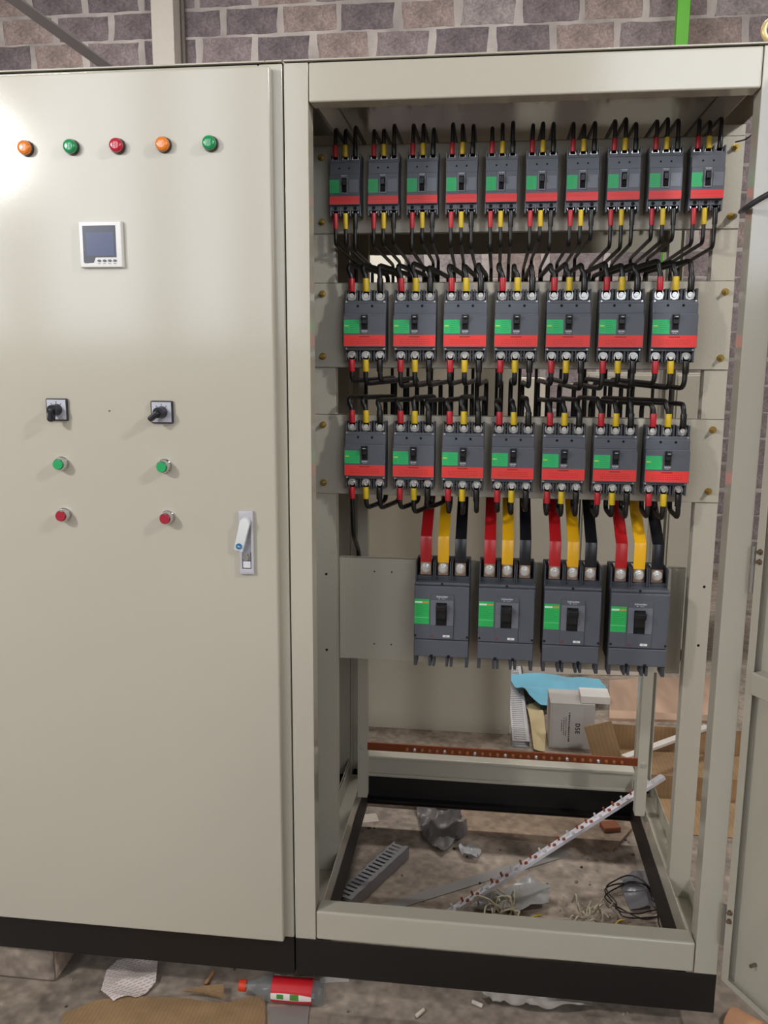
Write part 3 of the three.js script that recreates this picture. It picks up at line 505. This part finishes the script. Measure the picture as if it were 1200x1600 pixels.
// painted busbars of the large breakers
{
  const R = ROWS[3], zt = R.z + 0.0585, mats = [['red', barRed], ['yellow', barYellow], ['black', barBlack]];
  const strip = (x, w, th, path) => {   // a flat bar of width w swept along a path in the y-z plane
    const sh = []; const P = path.map(p => new THREE.Vector2(...p)); const L = [], Rr = [];
    P.forEach((p, i) => { const a = P[Math.max(0, i - 1)], b = P[Math.min(P.length - 1, i + 1)], t = b.clone().sub(a).normalize(), nn = new THREE.Vector2(-t.y, t.x).multiplyScalar(th / 2); L.push(p.clone().add(nn)); Rr.push(p.clone().sub(nn)); });
    const shape = new THREE.Shape([...L, ...Rr.reverse()]);
    return metric(toCreasedNormals(new THREE.ExtrudeGeometry(shape, { depth: w - 0.0016, bevelEnabled: true, bevelThickness: 0.0008, bevelSize: 0.0008, bevelOffset: -0.0008, bevelSegments: 2 }).translate(0, 0, -w / 2 + 0.0008).rotateY(-Math.PI / 2).translate(x, 0, 0), 0.5));
  };
  for (let i = 0; i < 4; i++) [0.0252, 0.0691, 0.1127].forEach((dx, k) => {
    const x = R.x0 + i * R.pitch - 0.06925 + dx, [c, m] = mats[k];
    const t = thing('busbar', `${c} painted bent busbar on the ${ordinal[i]} large breaker from the closed cabinet`, 'busbar', [x, 1.07, zt], 'painted busbars above the large breakers');
    const yB = 1.158 + J(0.003), up = [];
    up.push([zt + 0.003, 1.096]); up.push([zt + 0.003, yB - 0.004]); up.push([zt + 0.0015, yB + 0.001]); up.push([zt - 0.004, yB + 0.0055]);
    up.push([zt - 0.135, yB + 0.098]); up.push([zt - 0.139, yB + 0.102]); up.push([zt - 0.141, yB + 0.108]); up.push([zt - 0.141, 1.4]);
    part(t, 'painted_bar', strip(x, 0.0285, 0.005, up), m);
    part(t, 'bare_end', strip(x, 0.0283, 0.0048, [[zt + 0.003, 1.064], [zt + 0.003, 1.0965]]), tinned, 'bare copper end');
    part(t, 'bolt', merged(cylZ(0.0125, 0.002, 20), cylZ(0.0098, 0.008, 6).translate(0, 0, 0.002), cylZ(0.006, 0.013, 14).translate(0, 0, 0.002)).translate(x, 1.0815, zt + 0.0055), zinc);
  });
}
// wires by the hinge-side post
{
  const a = ZP(1157, 331, -0.275), m = ZP(1181, 315, 0.03);
  solo('earth_cable', tube([a, ZP(1159, 330, -0.1), ZP(1163, 327, 0.02), ZP(1186, 311, 0.05), V(1.1, 1.985, 0.2)], 0.0055, 0.03, 10), std('#3a3a3e', 0.45), 'dark grey cable running from the frame to the swung door', 'cable');
  const b = ZP(1149, 222, -0.262);
  solo('loose_wire', tube([b, ZP(1166, 218, -0.24), ZP(1176, 209, -0.23)], 0.0016, 0.01, 6), cableBlack, 'thin loose black wire end at the top plate bolt beside the hinge post', 'wire');
}
// ───────────────────────── floor around and behind the cabinets ─────────────────────────
const rotY = (g, a) => g.rotateY(a);
// a box laid along a line between two floor points: length along the line, given width and height
function along(A, B, w, h, r = 0.001) { const d = B.clone().sub(A), L = d.length(), g = box(-L / 2, L / 2, 0, h, -w / 2, w / 2, r); g.applyQuaternion(new THREE.Quaternion().setFromUnitVectors(V(1, 0, 0), d.normalize())); const c = A.clone().add(B).multiplyScalar(0.5); return g.translate(c.x, c.y, c.z); }
// a crumpled sheet with an outline of its own; points are floor points
function sheet(poly, lift, seed, thick = 0.0006, cells = 26, freq = 9) {
  const n = noise2(seed), min = V(1e9, 0, 1e9), max = V(-1e9, 0, -1e9); poly.forEach(p => { min.min(p.clone().setY(0)); max.max(p.clone().setY(0)); });
  const inside = (x, z) => { let c = false; for (let i = 0, j = poly.length - 1; i < poly.length; j = i++) { const a = poly[i], b = poly[j]; if ((a.z > z) !== (b.z > z) && x < (b.x - a.x) * (z - a.z) / (b.z - a.z) + a.x) c = !c; } return c; };
  const pull = (x, z) => { if (inside(x, z)) return [x, z]; let best = [x, z], bd = 1e9; for (let i = 0, j = poly.length - 1; i < poly.length; j = i++) { const a = poly[j], b = poly[i], dx = b.x - a.x, dz = b.z - a.z, t = Math.max(0, Math.min(1, ((x - a.x) * dx + (z - a.z) * dz) / (dx * dx + dz * dz + 1e-12))), qx = a.x + t * dx, qz = a.z + t * dz, d = (qx - x) ** 2 + (qz - z) ** 2; if (d < bd) { bd = d; best = [qx, qz]; } } return best; };
  const y0 = poly[0].y, pos = [], uv = [], idx = [], N = cells + 1;
  for (let j = 0; j <= cells; j++) for (let i = 0; i <= cells; i++) {
    const [x, z] = pull(min.x + (max.x - min.x) * i / cells, min.z + (max.z - min.z) * j / cells), u = x * freq + 40, v = z * freq + 40;
    const rid = 1 - Math.abs(2 * n(u, v, 997) - 1), rid2 = 1 - Math.abs(2 * n(u * 2.3 + 9, v * 2.3, 997) - 1);
    pos.push(x, y0 + thick + 0.001 + lift * (0.65 * rid * rid + 0.35 * rid2 * n(u, v + 30, 997)), z); uv.push((x - min.x) / (max.x - min.x), 1 - (z - min.z) / (max.z - min.z));
  }
  const top = pos.length / 3; for (let k = 0; k < top; k++) { pos.push(pos[3 * k], pos[3 * k + 1] - thick, pos[3 * k + 2]); uv.push(uv[2 * k], uv[2 * k + 1]); }
  for (let j = 0; j < cells; j++) for (let i = 0; i < cells; i++) { const a = j * N + i, b = a + 1, c = a + N, d = c + 1; idx.push(a, c, b, b, c, d, top + a, top + b, top + c, top + b, top + d, top + c); }
  const g = new THREE.BufferGeometry(); g.setAttribute('position', new THREE.Float32BufferAttribute(pos, 3)); g.setAttribute('uv', new THREE.Float32BufferAttribute(uv, 2)); g.setIndex(idx);
  return toCreasedNormals(g, 0.5);
}
const fl = (...pp) => pp.map(([x, y]) => YP(x, y, 0));
const pvcGrey = std('#8f8d90', 0.45), cardTex = dataTex(256, (u, v) => { const k = 0.86 + 0.22 * (fbm(fn2, u, v, 16, 4) - 0.5) + 0.03 * Math.sin(u * 2 * Math.PI * 64); return [178 * k, 144 * k, 104 * k]; }, true, 1);
const card = std('#ffffff', 0.85, { map: cardTex });
const filmMat = phys('#cfcfd2', 0.25, { transmission: 0.55, thickness: 0, roughness: 0.3 });
// slotted wiring duct: base, then every finger a part of its own
function slottedDuct(A, B, w, h, n, label, mat = pvcGrey, tilt) {
  const d = B.clone().sub(A), L = d.length(), a = Math.atan2(-d.z, d.x), t = thing('wiring_duct', label, 'wiring duct', [A.x, A.y, A.z]);
  const q = new THREE.Quaternion().setFromUnitVectors(V(1, 0, 0), d.clone().normalize());
  const put = g => g.applyQuaternion(q).translate(A.x, A.y, A.z);
  part(t, 'base', put(merged(box(0, L, 0, 0.002, -w / 2, w / 2, 0), box(0, L, 0.002, h, w / 2 - 0.002, w / 2, 0), box(0, L, h - 0.002, h, -w / 2, -w / 2 + 0.008, 0), box(0, L, h - 0.002, h, w / 2 - 0.016, w / 2, 0), box(0, L, 0.002, h, -w / 2, -w / 2 + 0.002, 0))), mat);
  const pitch = L / n; for (let k = 0; k < n; k++) part(t, 'finger', put(box(k * pitch, k * pitch + pitch * 0.58, h - 0.0018, h - 0.0002, -w / 2 + 0.006, w / 2 - 0.014, 0)), mat);
  return t;
}
slottedDuct(YP(536, 1420, 0.0), YP(627, 1336, 0.0), 0.06, 0.04, 17, 'short grey slotted duct offcut lying inside the open cabinet');
slottedDuct(YP(814, 1168, 0), YP(802, 1042, 0), 0.075, 0.03, 44, 'long pale slotted duct on the floor behind the open cabinet', std('#c2c0c2', 0.45));
solo('metal_strip', along(YP(600, 1420, 0), YP(885, 1332, 0), 0.042, 0.003), std('#8a8683', 0.5), 'flat grey strip lying on the floor inside the cabinet', 'strip');
{ // pale bar with copper screws, leaning on the side channel
  const A = YP(697, 1433, 0.006), B = YP(1037, 1216, 0.3), t = thing('terminal_bar', 'long pale bar with copper screws slanting across the cabinet floor', 'bar', A.toArray());
  const d = B.clone().sub(A), L = d.length(), q = new THREE.Quaternion().setFromUnitVectors(V(1, 0, 0), d.normalize()), put = g => g.applyQuaternion(q).translate(A.x, A.y, A.z);
  part(t, 'bar', put(box(0, L, 0, 0.012, -0.012, 0.012, 0.001)), std('#c3bfc6', 0.4));
  for (let k = 0; k < 22; k++) { const x = 0.03 + k * (L - 0.05) / 22; part(t, 'screw', put(merged(cyl(0.0035, 0.014, 8).translate(x, 0.018, -0.004), cyl(0.0055, 0.004, 8).translate(x + 0.012, 0.0135, 0.006))), k % 3 ? copper : zinc); }
}
solo('plastic_sheet', sheet(fl([648, 1262], [700, 1256], [728, 1290], [731, 1310], [690, 1338], [662, 1318]), 0.055, 31, 0.0006, 30, 16), phys('#746d6b', 0.4, { transmission: 0.25, thickness: 0 }), 'crumpled dark plastic sheet on the floor inside the cabinet', 'plastic sheet');
solo('plastic_scrap', sheet(fl([716, 1330], [735, 1324], [752, 1334], [745, 1348], [722, 1344]), 0.03, 32, 0.0006, 16, 22), filmMat, 'small clear plastic scrap beside the dark plastic sheet', 'plastic scrap');
solo('plastic_bag', sheet(fl([735, 1425], [760, 1402], [828, 1382], [860, 1400], [856, 1425], [800, 1440]), 0.05, 33), phys('#b9b7b6', 0.3, { transmission: 0.45, thickness: 0 }), 'clear plastic bag behind the sill of the open cabinet', 'plastic bag');
solo('paper_card', along(YP(562, 1280, 0), YP(590, 1277, 0), 0.055, 0.001), std('#b5aa9c', 0.8), 'small blank card on the floor by the rear post', 'card');
solo('paper_scrap', sheet(fl([536, 1262], [552, 1250], [556, 1266], [538, 1270]), 0.01, 36, 0.0006, 8, 20).translate(0, 0, 0), std('#d0c6b4', 0.8), 'torn white paper scrap beside the rear post', 'paper');
{ // concrete step slab at the back
  const P = fl([560, 1258], [1000, 1284], [958, 1332], [724, 1303], [718, 1270]); const s = new THREE.Shape(P.map(p => new THREE.Vector2(p.x, -p.z)));
  solo('floor_slab', metric(new THREE.ExtrudeGeometry(s, { depth: 0.012, bevelEnabled: false }).rotateX(-Math.PI / 2)), std('#f4e9dc', 0.9, { map: floorTex, bumpMap: floorBump, bumpScale: 0.003 }), 'thin worn cement slab on the floor under the rear sill', 'slab');
  solo('clay_shard', along(YP(940, 1296, 0.012), YP(966, 1294, 0.012), 0.05, 0.018, 0.005), std('#8a5238', 0.85), 'reddish clay shard on the slab under the rear sill', 'shard');
}
// stripped wire ends and coils behind the sill
{
  const r = rng(91); const strand = (c, R, n, h, seed) => { const q = rng(seed), pts = []; let x = 0, z = 0, a = q() * 6; for (let k = 0; k < n; k++) { pts.push(V(x, 0.004 + h * q(), z)); a += (q() - 0.5) * 2.4; x += R * Math.cos(a); z += R * Math.sin(a); } return pts.map(p => p.add(c)); };
  const c1 = YP(792, 1440, 0), c2 = YP(918, 1446, 0);
  [[c1, 'pale', '#b6ac94'], [c1, 'yellow', '#c2a92a'], [c2, 'pale', '#a79f8c'], [c2, 'yellow', '#c9b347']].forEach(([c, n, col], i) => {
    const gs = []; for (let k = 0; k < (n === 'pale' ? 9 : 2); k++) gs.push(tube(strand(c.clone().add(V((r() - 0.5) * 0.05 + (n === 'yellow' ? 0.1 : 0), 0, (r() - 0.5) * 0.04)), 0.02, 7, n === 'pale' ? 0.07 : 0.02, 300 + i * 20 + k), 0.0028, 0.012, 6, 3));
    solo('wire_scraps', merged(gs), std(col, 0.6), `${n === 'pale' ? 'tangled pale stripped' : 'bent yellow'} wire scraps ${i < 2 ? 'at the plastic bag' : 'by the black coil'} behind the sill`, 'wire scraps');
  });
  const c = YP(990, 1418, 0), pts = []; for (let k = 0; k <= 44; k++) { const a = k / 44 * Math.PI * 6; pts.push(V(c.x + (0.075 + 0.02 * Math.sin(k * 1.7)) * Math.cos(a), 0.006 + 0.018 * (k % 7) / 7 + k * 0.0006, c.z + (0.085 + 0.015 * Math.cos(k * 1.1)) * Math.sin(a))); }
  pts.push(YP(1030, 1452, 0.008), YP(1060, 1462, 0.008)); solo('wire_coil', tube(pts, 0.0022, 0.02, 6, 2), cableBlack, 'loose coil of thin black wire behind the sill near the hinge side', 'wire coil');
  solo('plastic_wrap', sheet(fl([966, 1380], [1010, 1362], [1024, 1392], [1020, 1425], [985, 1425]), 0.03, 41), phys('#8d8b90', 0.25, { transmission: 0.4, thickness: 0 }), 'shiny clear wrap lying inside the black wire coil', 'plastic wrap');
}
// before the plinth
const foilMat = std('#ffffff', 0.5, { map: canvasTex(256, 256, (x, w, h) => { x.fillStyle = '#dcd0cc'; x.fillRect(0, 0, w, h); x.save(); x.translate(128, 128); x.rotate(-0.62); x.fillStyle = '#9c7f78'; for (let j = -16; j < 16; j++) for (let i = -12; i < 12; i++) x.fillRect(i * 26 + (j % 2) * 11, j * 14, 18, 3); x.restore(); }) });
solo('printed_foil', sheet(fl([183, 1503], [210, 1500], [247, 1502], [244, 1540], [228, 1556], [212, 1566], [192, 1562], [178, 1571], [158, 1553], [166, 1520]), 0.02, 51), foilMat, 'crumpled white foil with slanting print lines before the black plinth', 'foil');
solo('cardboard', sheet(fl([98, 1590], [150, 1568], [205, 1560], [290, 1563], [345, 1572], [414, 1557], [420, 1900], [60, 1900]), 0.012, 52, 0.004, 22, 3), card, 'torn flat brown cardboard sheet before the closed cabinet', 'cardboard');
solo('cardboard_strip', sheet(fl([284, 1560], [318, 1552], [350, 1550], [350, 1572], [318, 1563]), 0.008, 53, 0.003, 10, 6).translate(0, 0.017, 0), card, 'torn cardboard strip on the edge of the cardboard sheet', 'paper');
solo('film_scrap', sheet(fl([420, 1576], [484, 1572], [480, 1604], [424, 1606]), 0.006, 54, 0.0006, 10, 6), phys('#a9a3a0', 0.35, { transmission: 0.35, thickness: 0 }), 'square clear film scrap beside the cardboard sheet', 'film');
{ // drink bottle
  const A = YP(374, 1539, 0.033), B = YP(508, 1550, 0.033), L = A.distanceTo(B), t = thing('plastic_bottle', 'clear plastic drink bottle with red label and cap lying under the plinth', 'bottle', A.toArray());
  const q = new THREE.Quaternion().setFromUnitVectors(V(0, 1, 0), B.clone().sub(A).normalize()), put = g => g.applyQuaternion(q).translate(A.x, A.y, A.z), lathe = (p, s = 28) => put(new THREE.LatheGeometry(p.map(([r, y]) => new THREE.Vector2(r, y)), s));
  part(t, 'body', lathe([[0.0115, 0.012], [0.0118, 0.03], [0.022, 0.05], [0.0305, 0.066], [0.0315, 0.08], [0.0305, 0.085], [0.0305, L - 0.02], [0.0315, L - 0.012], [0.028, L - 0.002], [0.012, L], [0.0005, L - 0.008]]), phys('#e9eef0', 0.06, { transmission: 0.9, thickness: 0, ior: 1.45 }));
  part(t, 'cap', lathe([[0.0005, 0], [0.0135, 0], [0.0142, 0.002], [0.0142, 0.018], [0.012, 0.019]]), std('#d8401f', 0.4), 'orange red cap');
  part(t, 'label', lathe([[0.0309, 0.088], [0.0312, 0.088], [0.0312, L - 0.03], [0.0309, L - 0.03]]), std('#ffffff', 0.35, { map: canvasTex(256, 128, (x) => { x.fillStyle = '#c9202a'; x.fillRect(0, 0, 256, 128); for (const o of [0, 85, 170, 256]) { x.fillStyle = '#e8e2da'; x.beginPath(); x.ellipse(o, 70, 13, 34, 0, 0, 7); x.fill(); x.fillStyle = '#4d8a3a'; x.fillRect(o - 12, 56, 22, 9); x.fillRect(o - 9, 72, 17, 7); } }) }), 'red and white label');
}
solo('paper_strip', along(YP(500, 1532, 0), YP(545, 1530, 0), 0.02, 0.001), std('#c9c2bd', 0.7), 'narrow white paper strip beyond the lying bottle', 'paper');
for (const [a, b, c, label] of [[[322, 1537], [333, 1519], '#b98e62', 'brown cigar shaped stub before the plinth near the foil'], [[650, 1588], [662, 1578], '#cfc4b4', 'white cigarette butt on the open floor before the plinth'], [[738, 1565], [754, 1572], '#d8d2c8', 'white cigarette butt beside the crumpled white strip']])
  { const A = YP(...a, 0.005), B = YP(...b, 0.005); solo('cigarette_butt', tube([A, B], 0.005, 0.001, 12), std(c, 0.8), label, 'butt'); }
solo('crumpled_strip', sheet(fl([752, 1556], [800, 1551], [925, 1562], [926, 1576], [850, 1580], [762, 1566]), 0.022, 56, 0.0006, 30, 24), std('#b8afa8', 0.6), 'crumpled white plastic strip before the black plinth', 'plastic strip');
{ const c = YP(974, 1585, 0), s = new THREE.Shape(); s.absarc(0, 0, 0.0125, 0, 7, false); const h = new THREE.Path(); h.absarc(0, 0, 0.0032, 0, 7, true); s.holes.push(h); solo('washer', new THREE.ExtrudeGeometry(s, { depth: 0.002, bevelEnabled: false, curveSegments: 20 }).rotateX(-Math.PI / 2).translate(c.x, 0, c.z), std('#d6cfc6', 0.5), 'white round washer lying before the plinth', 'washer'); }
solo('clay_pipe_shard', (() => { const s = new THREE.Shape(); s.absarc(0, 0, 0.036, 0.2, 2.6, false); s.absarc(0, 0, 0.024, 2.6, 0.2, true); const c = YP(1172, 1612, 0); return metric(new THREE.ExtrudeGeometry(s, { depth: 0.07, bevelEnabled: true, bevelSize: 0.003, bevelThickness: 0.003, bevelSegments: 2 }).rotateY(0.9).rotateX(0).translate(c.x - 0.04, -0.005, c.z - 0.03)); })(), std('#b98a66', 0.7), 'curved orange clay pipe shard beneath the swung door', 'shard');
{ // blocks carrying the cabinets
  const rock = std('#ffffff', 0.95, { map: floorTex, bumpMap: floorBump, bumpScale: 0.006 });
  solo('support_block', box(-0.98, -0.64, 0.0, PB, -0.2, -0.01, 0.01, 2), rock, 'rough concrete block carrying the closed cabinet plinth', 'block');
  solo('support_block', box(0.62, 0.97, 0.0, PB, -0.3, -0.14, 0.01, 2), rock, 'rough concrete block carrying the open cabinet plinth', 'block');
}
// grit
{
  const r = rng(8), g = new THREE.DodecahedronGeometry(1, 0), m = new THREE.InstancedMesh(g, std('#ffffff', 0.9), 420), M4 = new THREE.Matrix4(), q = new THREE.Quaternion();
  for (let k = 0; k < 420; k++) { const s = 0.0012 + 0.0045 * r() ** 3, x = -0.9 + 2.2 * r(), z = k % 3 ? -0.95 + 0.85 * r() : -0.05 + 0.35 * r(); q.setFromEuler(new THREE.Euler(r() * 6, r() * 6, 0)); M4.compose(V(x, s * 0.5, z), q, V(s, s * 0.7, s * (1 + r()))); m.setMatrixAt(k, M4); m.setColorAt(k, new THREE.Color(['#3a332e', '#5a5048', '#2a2624', '#a59a8e', '#7a6e62'][k % 5])); }
  m.name = 'floor_grit'; m.userData = { label: 'scattered grit and crumbs on the concrete floor', category: 'grit', kind: 'stuff' }; m.castShadow = m.receiveShadow = true; scene.add(m);
}
// ───────────────────────── things behind the open cabinet ─────────────────────────
{
  const z = -1.69, x1 = ZP(796, 1144, z).x, x0 = -0.32, y1 = 1.62, t = thing('sheet_panel', 'loose beige steel panel standing behind the open cabinet', 'panel', [(x0 + x1) / 2, 0, z]);
  const put = g => g.translate(0, 0, -z).rotateX(-0.06).translate(0, 0.001, z);
  part(t, 'skin', put(merged(box(x0, x1, 0, y1, z - 0.002, z, 0.0006), box(x1 - 0.002, x1, 0, y1, z - 0.02, z - 0.002, 0), box(x0, x1, 0, 0.002, z - 0.02, z - 0.002, 0))), paint);
  part(t, 'bolt', put(cylZ(0.006, 0.006, 10).translate(x1 - 0.045, 0.02, z)), zinc);
}
{
  const z = -2.75, X = px => ZP(px, 830, z).x;
  [[770, 904, 1.02, 'lower beige cabinet body standing behind, white carton on top'], [906, 1104, 1.55, 'taller beige cabinet body standing behind the open cabinet']].forEach(([a, b, h, label], i) => {
    const x0 = X(a), x1 = X(b), t = thing('spare_cabinet', label, 'cabinet', [(x0 + x1) / 2, 0, z - 0.25]);
    part(t, 'body', merged(box(x0, x1, 0.06, h, z - 0.5, z - 0.02, 0.003)), paint);
    part(t, 'plinth', box(x0 + 0.01, x1 - 0.01, 0, 0.06, z - 0.48, z - 0.03, 0), plinthPaint);
    part(t, 'door', box(x0 + 0.012, (i ? X(1041) : x1) - 0.008, 0.07, h - 0.012, z - 0.02, z, 0.003), paint);
    if (i) part(t, 'door', box(X(1045), x1 - 0.012, 0.07, h - 0.012, z - 0.02, z, 0.003), paint);
  });
  const a = ZP(795, 590, z - 0.2), b = ZP(851, 590, z - 0.2); solo('carton', box(a.x, b.x, 1.02, a.y, z - 0.4, z - 0.1, 0.003), std('#d9d2c2', 0.8), 'cream carton on the lower spare cabinet', 'carton');
}
{ const a = ZP(574, 400, -4.9), b = ZP(632, 478, -4.9); solo('wall_box', box(a.x, b.x, b.y, a.y, -5.0, -4.88, 0.006), std('#e6e0d0', 0.6), 'cream box fixed on the block wall behind the cables', 'box'); }
solo('blue_plastic', sheet([[795, 1062], [870, 1060], [935, 1064], [947, 1076], [942, 1098], [895, 1104], [845, 1106], [826, 1100], [805, 1082]].map(p => YP(...p, 0.032)), 0.07, 61, 0.0008, 30, 5), std('#74b8d2', 0.45), 'crumpled blue plastic sheet on the floor behind', 'plastic sheet');// [947, 1076], [942, 1098], [895, 1104], [845, 1106], [826, 1100], [805, 1082]), 0.09, 61, 0.0008, 30, 5), std('#74b8d2', 0.45), 'crumpled blue plastic sheet on the floor behind', 'plastic sheet');
solo('kraft_paper', sheet(fl([822, 1105], [842, 1095], [853, 1150], [851, 1176], [834, 1176]), 0.05, 62, 0.0008, 20, 7), std('#c9b78e', 0.8), 'crumpled cream paper between the pale duct and the printed carton', 'paper');
{ // printed carton
  const A = YP(857, 1168, 0), w = 0.14, h = 0.2, d = 0.16, t = thing('printed_carton', 'white carton with black print on its side, on the floor behind', 'carton', [A.x + w / 2, 0, A.z]);
  part(t, 'box', box(A.x, A.x + w + 0.045, 0, h, A.z - d, A.z, 0.002), std('#b9b4b0', 0.7));
  const m = std('#ffffff', 0.7, { map: canvasTex(256, 360, (x, W, H) => { x.fillStyle = '#bcb9b8'; x.fillRect(0, 0, W, H); x.fillStyle = '#26242a'; x.save(); x.translate(196, 148); x.rotate(Math.PI / 2); x.font = 'bold 54px sans-serif'; x.fillText('DSE', 0, 0); x.restore(); for (const [cx, len, o, th] of [[136, 240, 62, 12], [112, 160, 100, 6], [94, 140, 110, 6], [76, 90, 130, 6]]) for (let k = 0; k < len; k += 17) x.fillRect(cx, o + k, th, 9 + (k * 7) % 6); }) });
  part(t, 'printed_face', flat(A.x + 0.012, A.x + w - 0.004, 0.008, h - 0.008, A.z, 0.0006), m, 'black lettering');
  solo('small_box', box(A.x + 0.125, A.x + 0.245, 0.2005, 0.232, A.z - 0.11, A.z - 0.01, 0.002), std('#e3dfda', 0.6), 'small white box on top of the printed carton', 'box');
}
{ // open cardboard box with a flap
  const x0 = 0.94, x1 = 1.62, z0 = -1.62, z1 = -1.22, h = 0.108, t = thing('cardboard_box', 'open brown cardboard box with flaps, on the floor behind', 'box', [(x0 + x1) / 2, 0, (z0 + z1) / 2]);
  part(t, 'side', box(x0, x1, 0, h - 0.02, z1 - 0.004, z1, 0), card);
  part(t, 'side', box(x0, x1, 0, h, z0, z0 + 0.004, 0), card);
  part(t, 'side', box(x1 - 0.004, x1, 0, h, z0 + 0.004, z1 - 0.004, 0), card);
  part(t, 'bottom', box(x0, x1, 0, 0.004, z0 + 0.004, z1 - 0.004, 0), card);
  part(t, 'flap', box(-0.055, 0.055, 0, 0.2, 0, 0.005, 0).rotateX(-0.15).rotateZ(0.3).translate(x0 + 0.015, 0.006, z1 - 0.16), card, 'raised flap');
  part(t, 'flap', box(x0 + 0.02, x1, 0, 0.004, z1 + 0.001, z1 + 0.26, 0), card, 'flap lying on the floor');
}
{
  const P = fl([952, 1126], [1110, 1130], [1130, 1058], [952, 1066]); const s = new THREE.Shape(P.map(p => new THREE.Vector2(p.x, -p.z)));
  const wn = noise2(71); solo('plywood_board', metric(new THREE.ExtrudeGeometry(s, { depth: 0.012, bevelEnabled: false }).rotateX(-Math.PI / 2)), std('#ffffff', 0.8, { map: dataTex(256, (u, v) => { const k = 0.85 + 0.4 * (fbm(wn, u, v * 0.25, 8, 4) - 0.5); return [Math.min(255, 214 * k), 178 * k, 152 * k]; }, true, 1) }), 'pinkish plywood board lying on the floor behind', 'board');
  solo('foam_strip', along(YP(815, 1048, 0), YP(1000, 1051, 0.0), 0.1, 0.08, 0.004), std('#e2d8ca', 0.8), 'pale foam strip lying beyond the blue plastic', 'foam');
  const A = YP(975, 1186, 0.112), B = YP(1105, 1138, 0.112); solo('plastic_profile', along(A, B, 0.03, 0.012), std('#d6d0c8', 0.5), 'white plastic profile lying across the cardboard box', 'profile');
}
// pale goods on the floor before the closed cabinet, mirrored in its door
solo('white_carton', box(-1.45, -0.8, 0, 0.36, 2.9, 3.3, 0.004), std('#d8d4cc', 0.7), 'low white carton on the floor well before the closed cabinet', 'carton');

renderer.render(scene, camera);
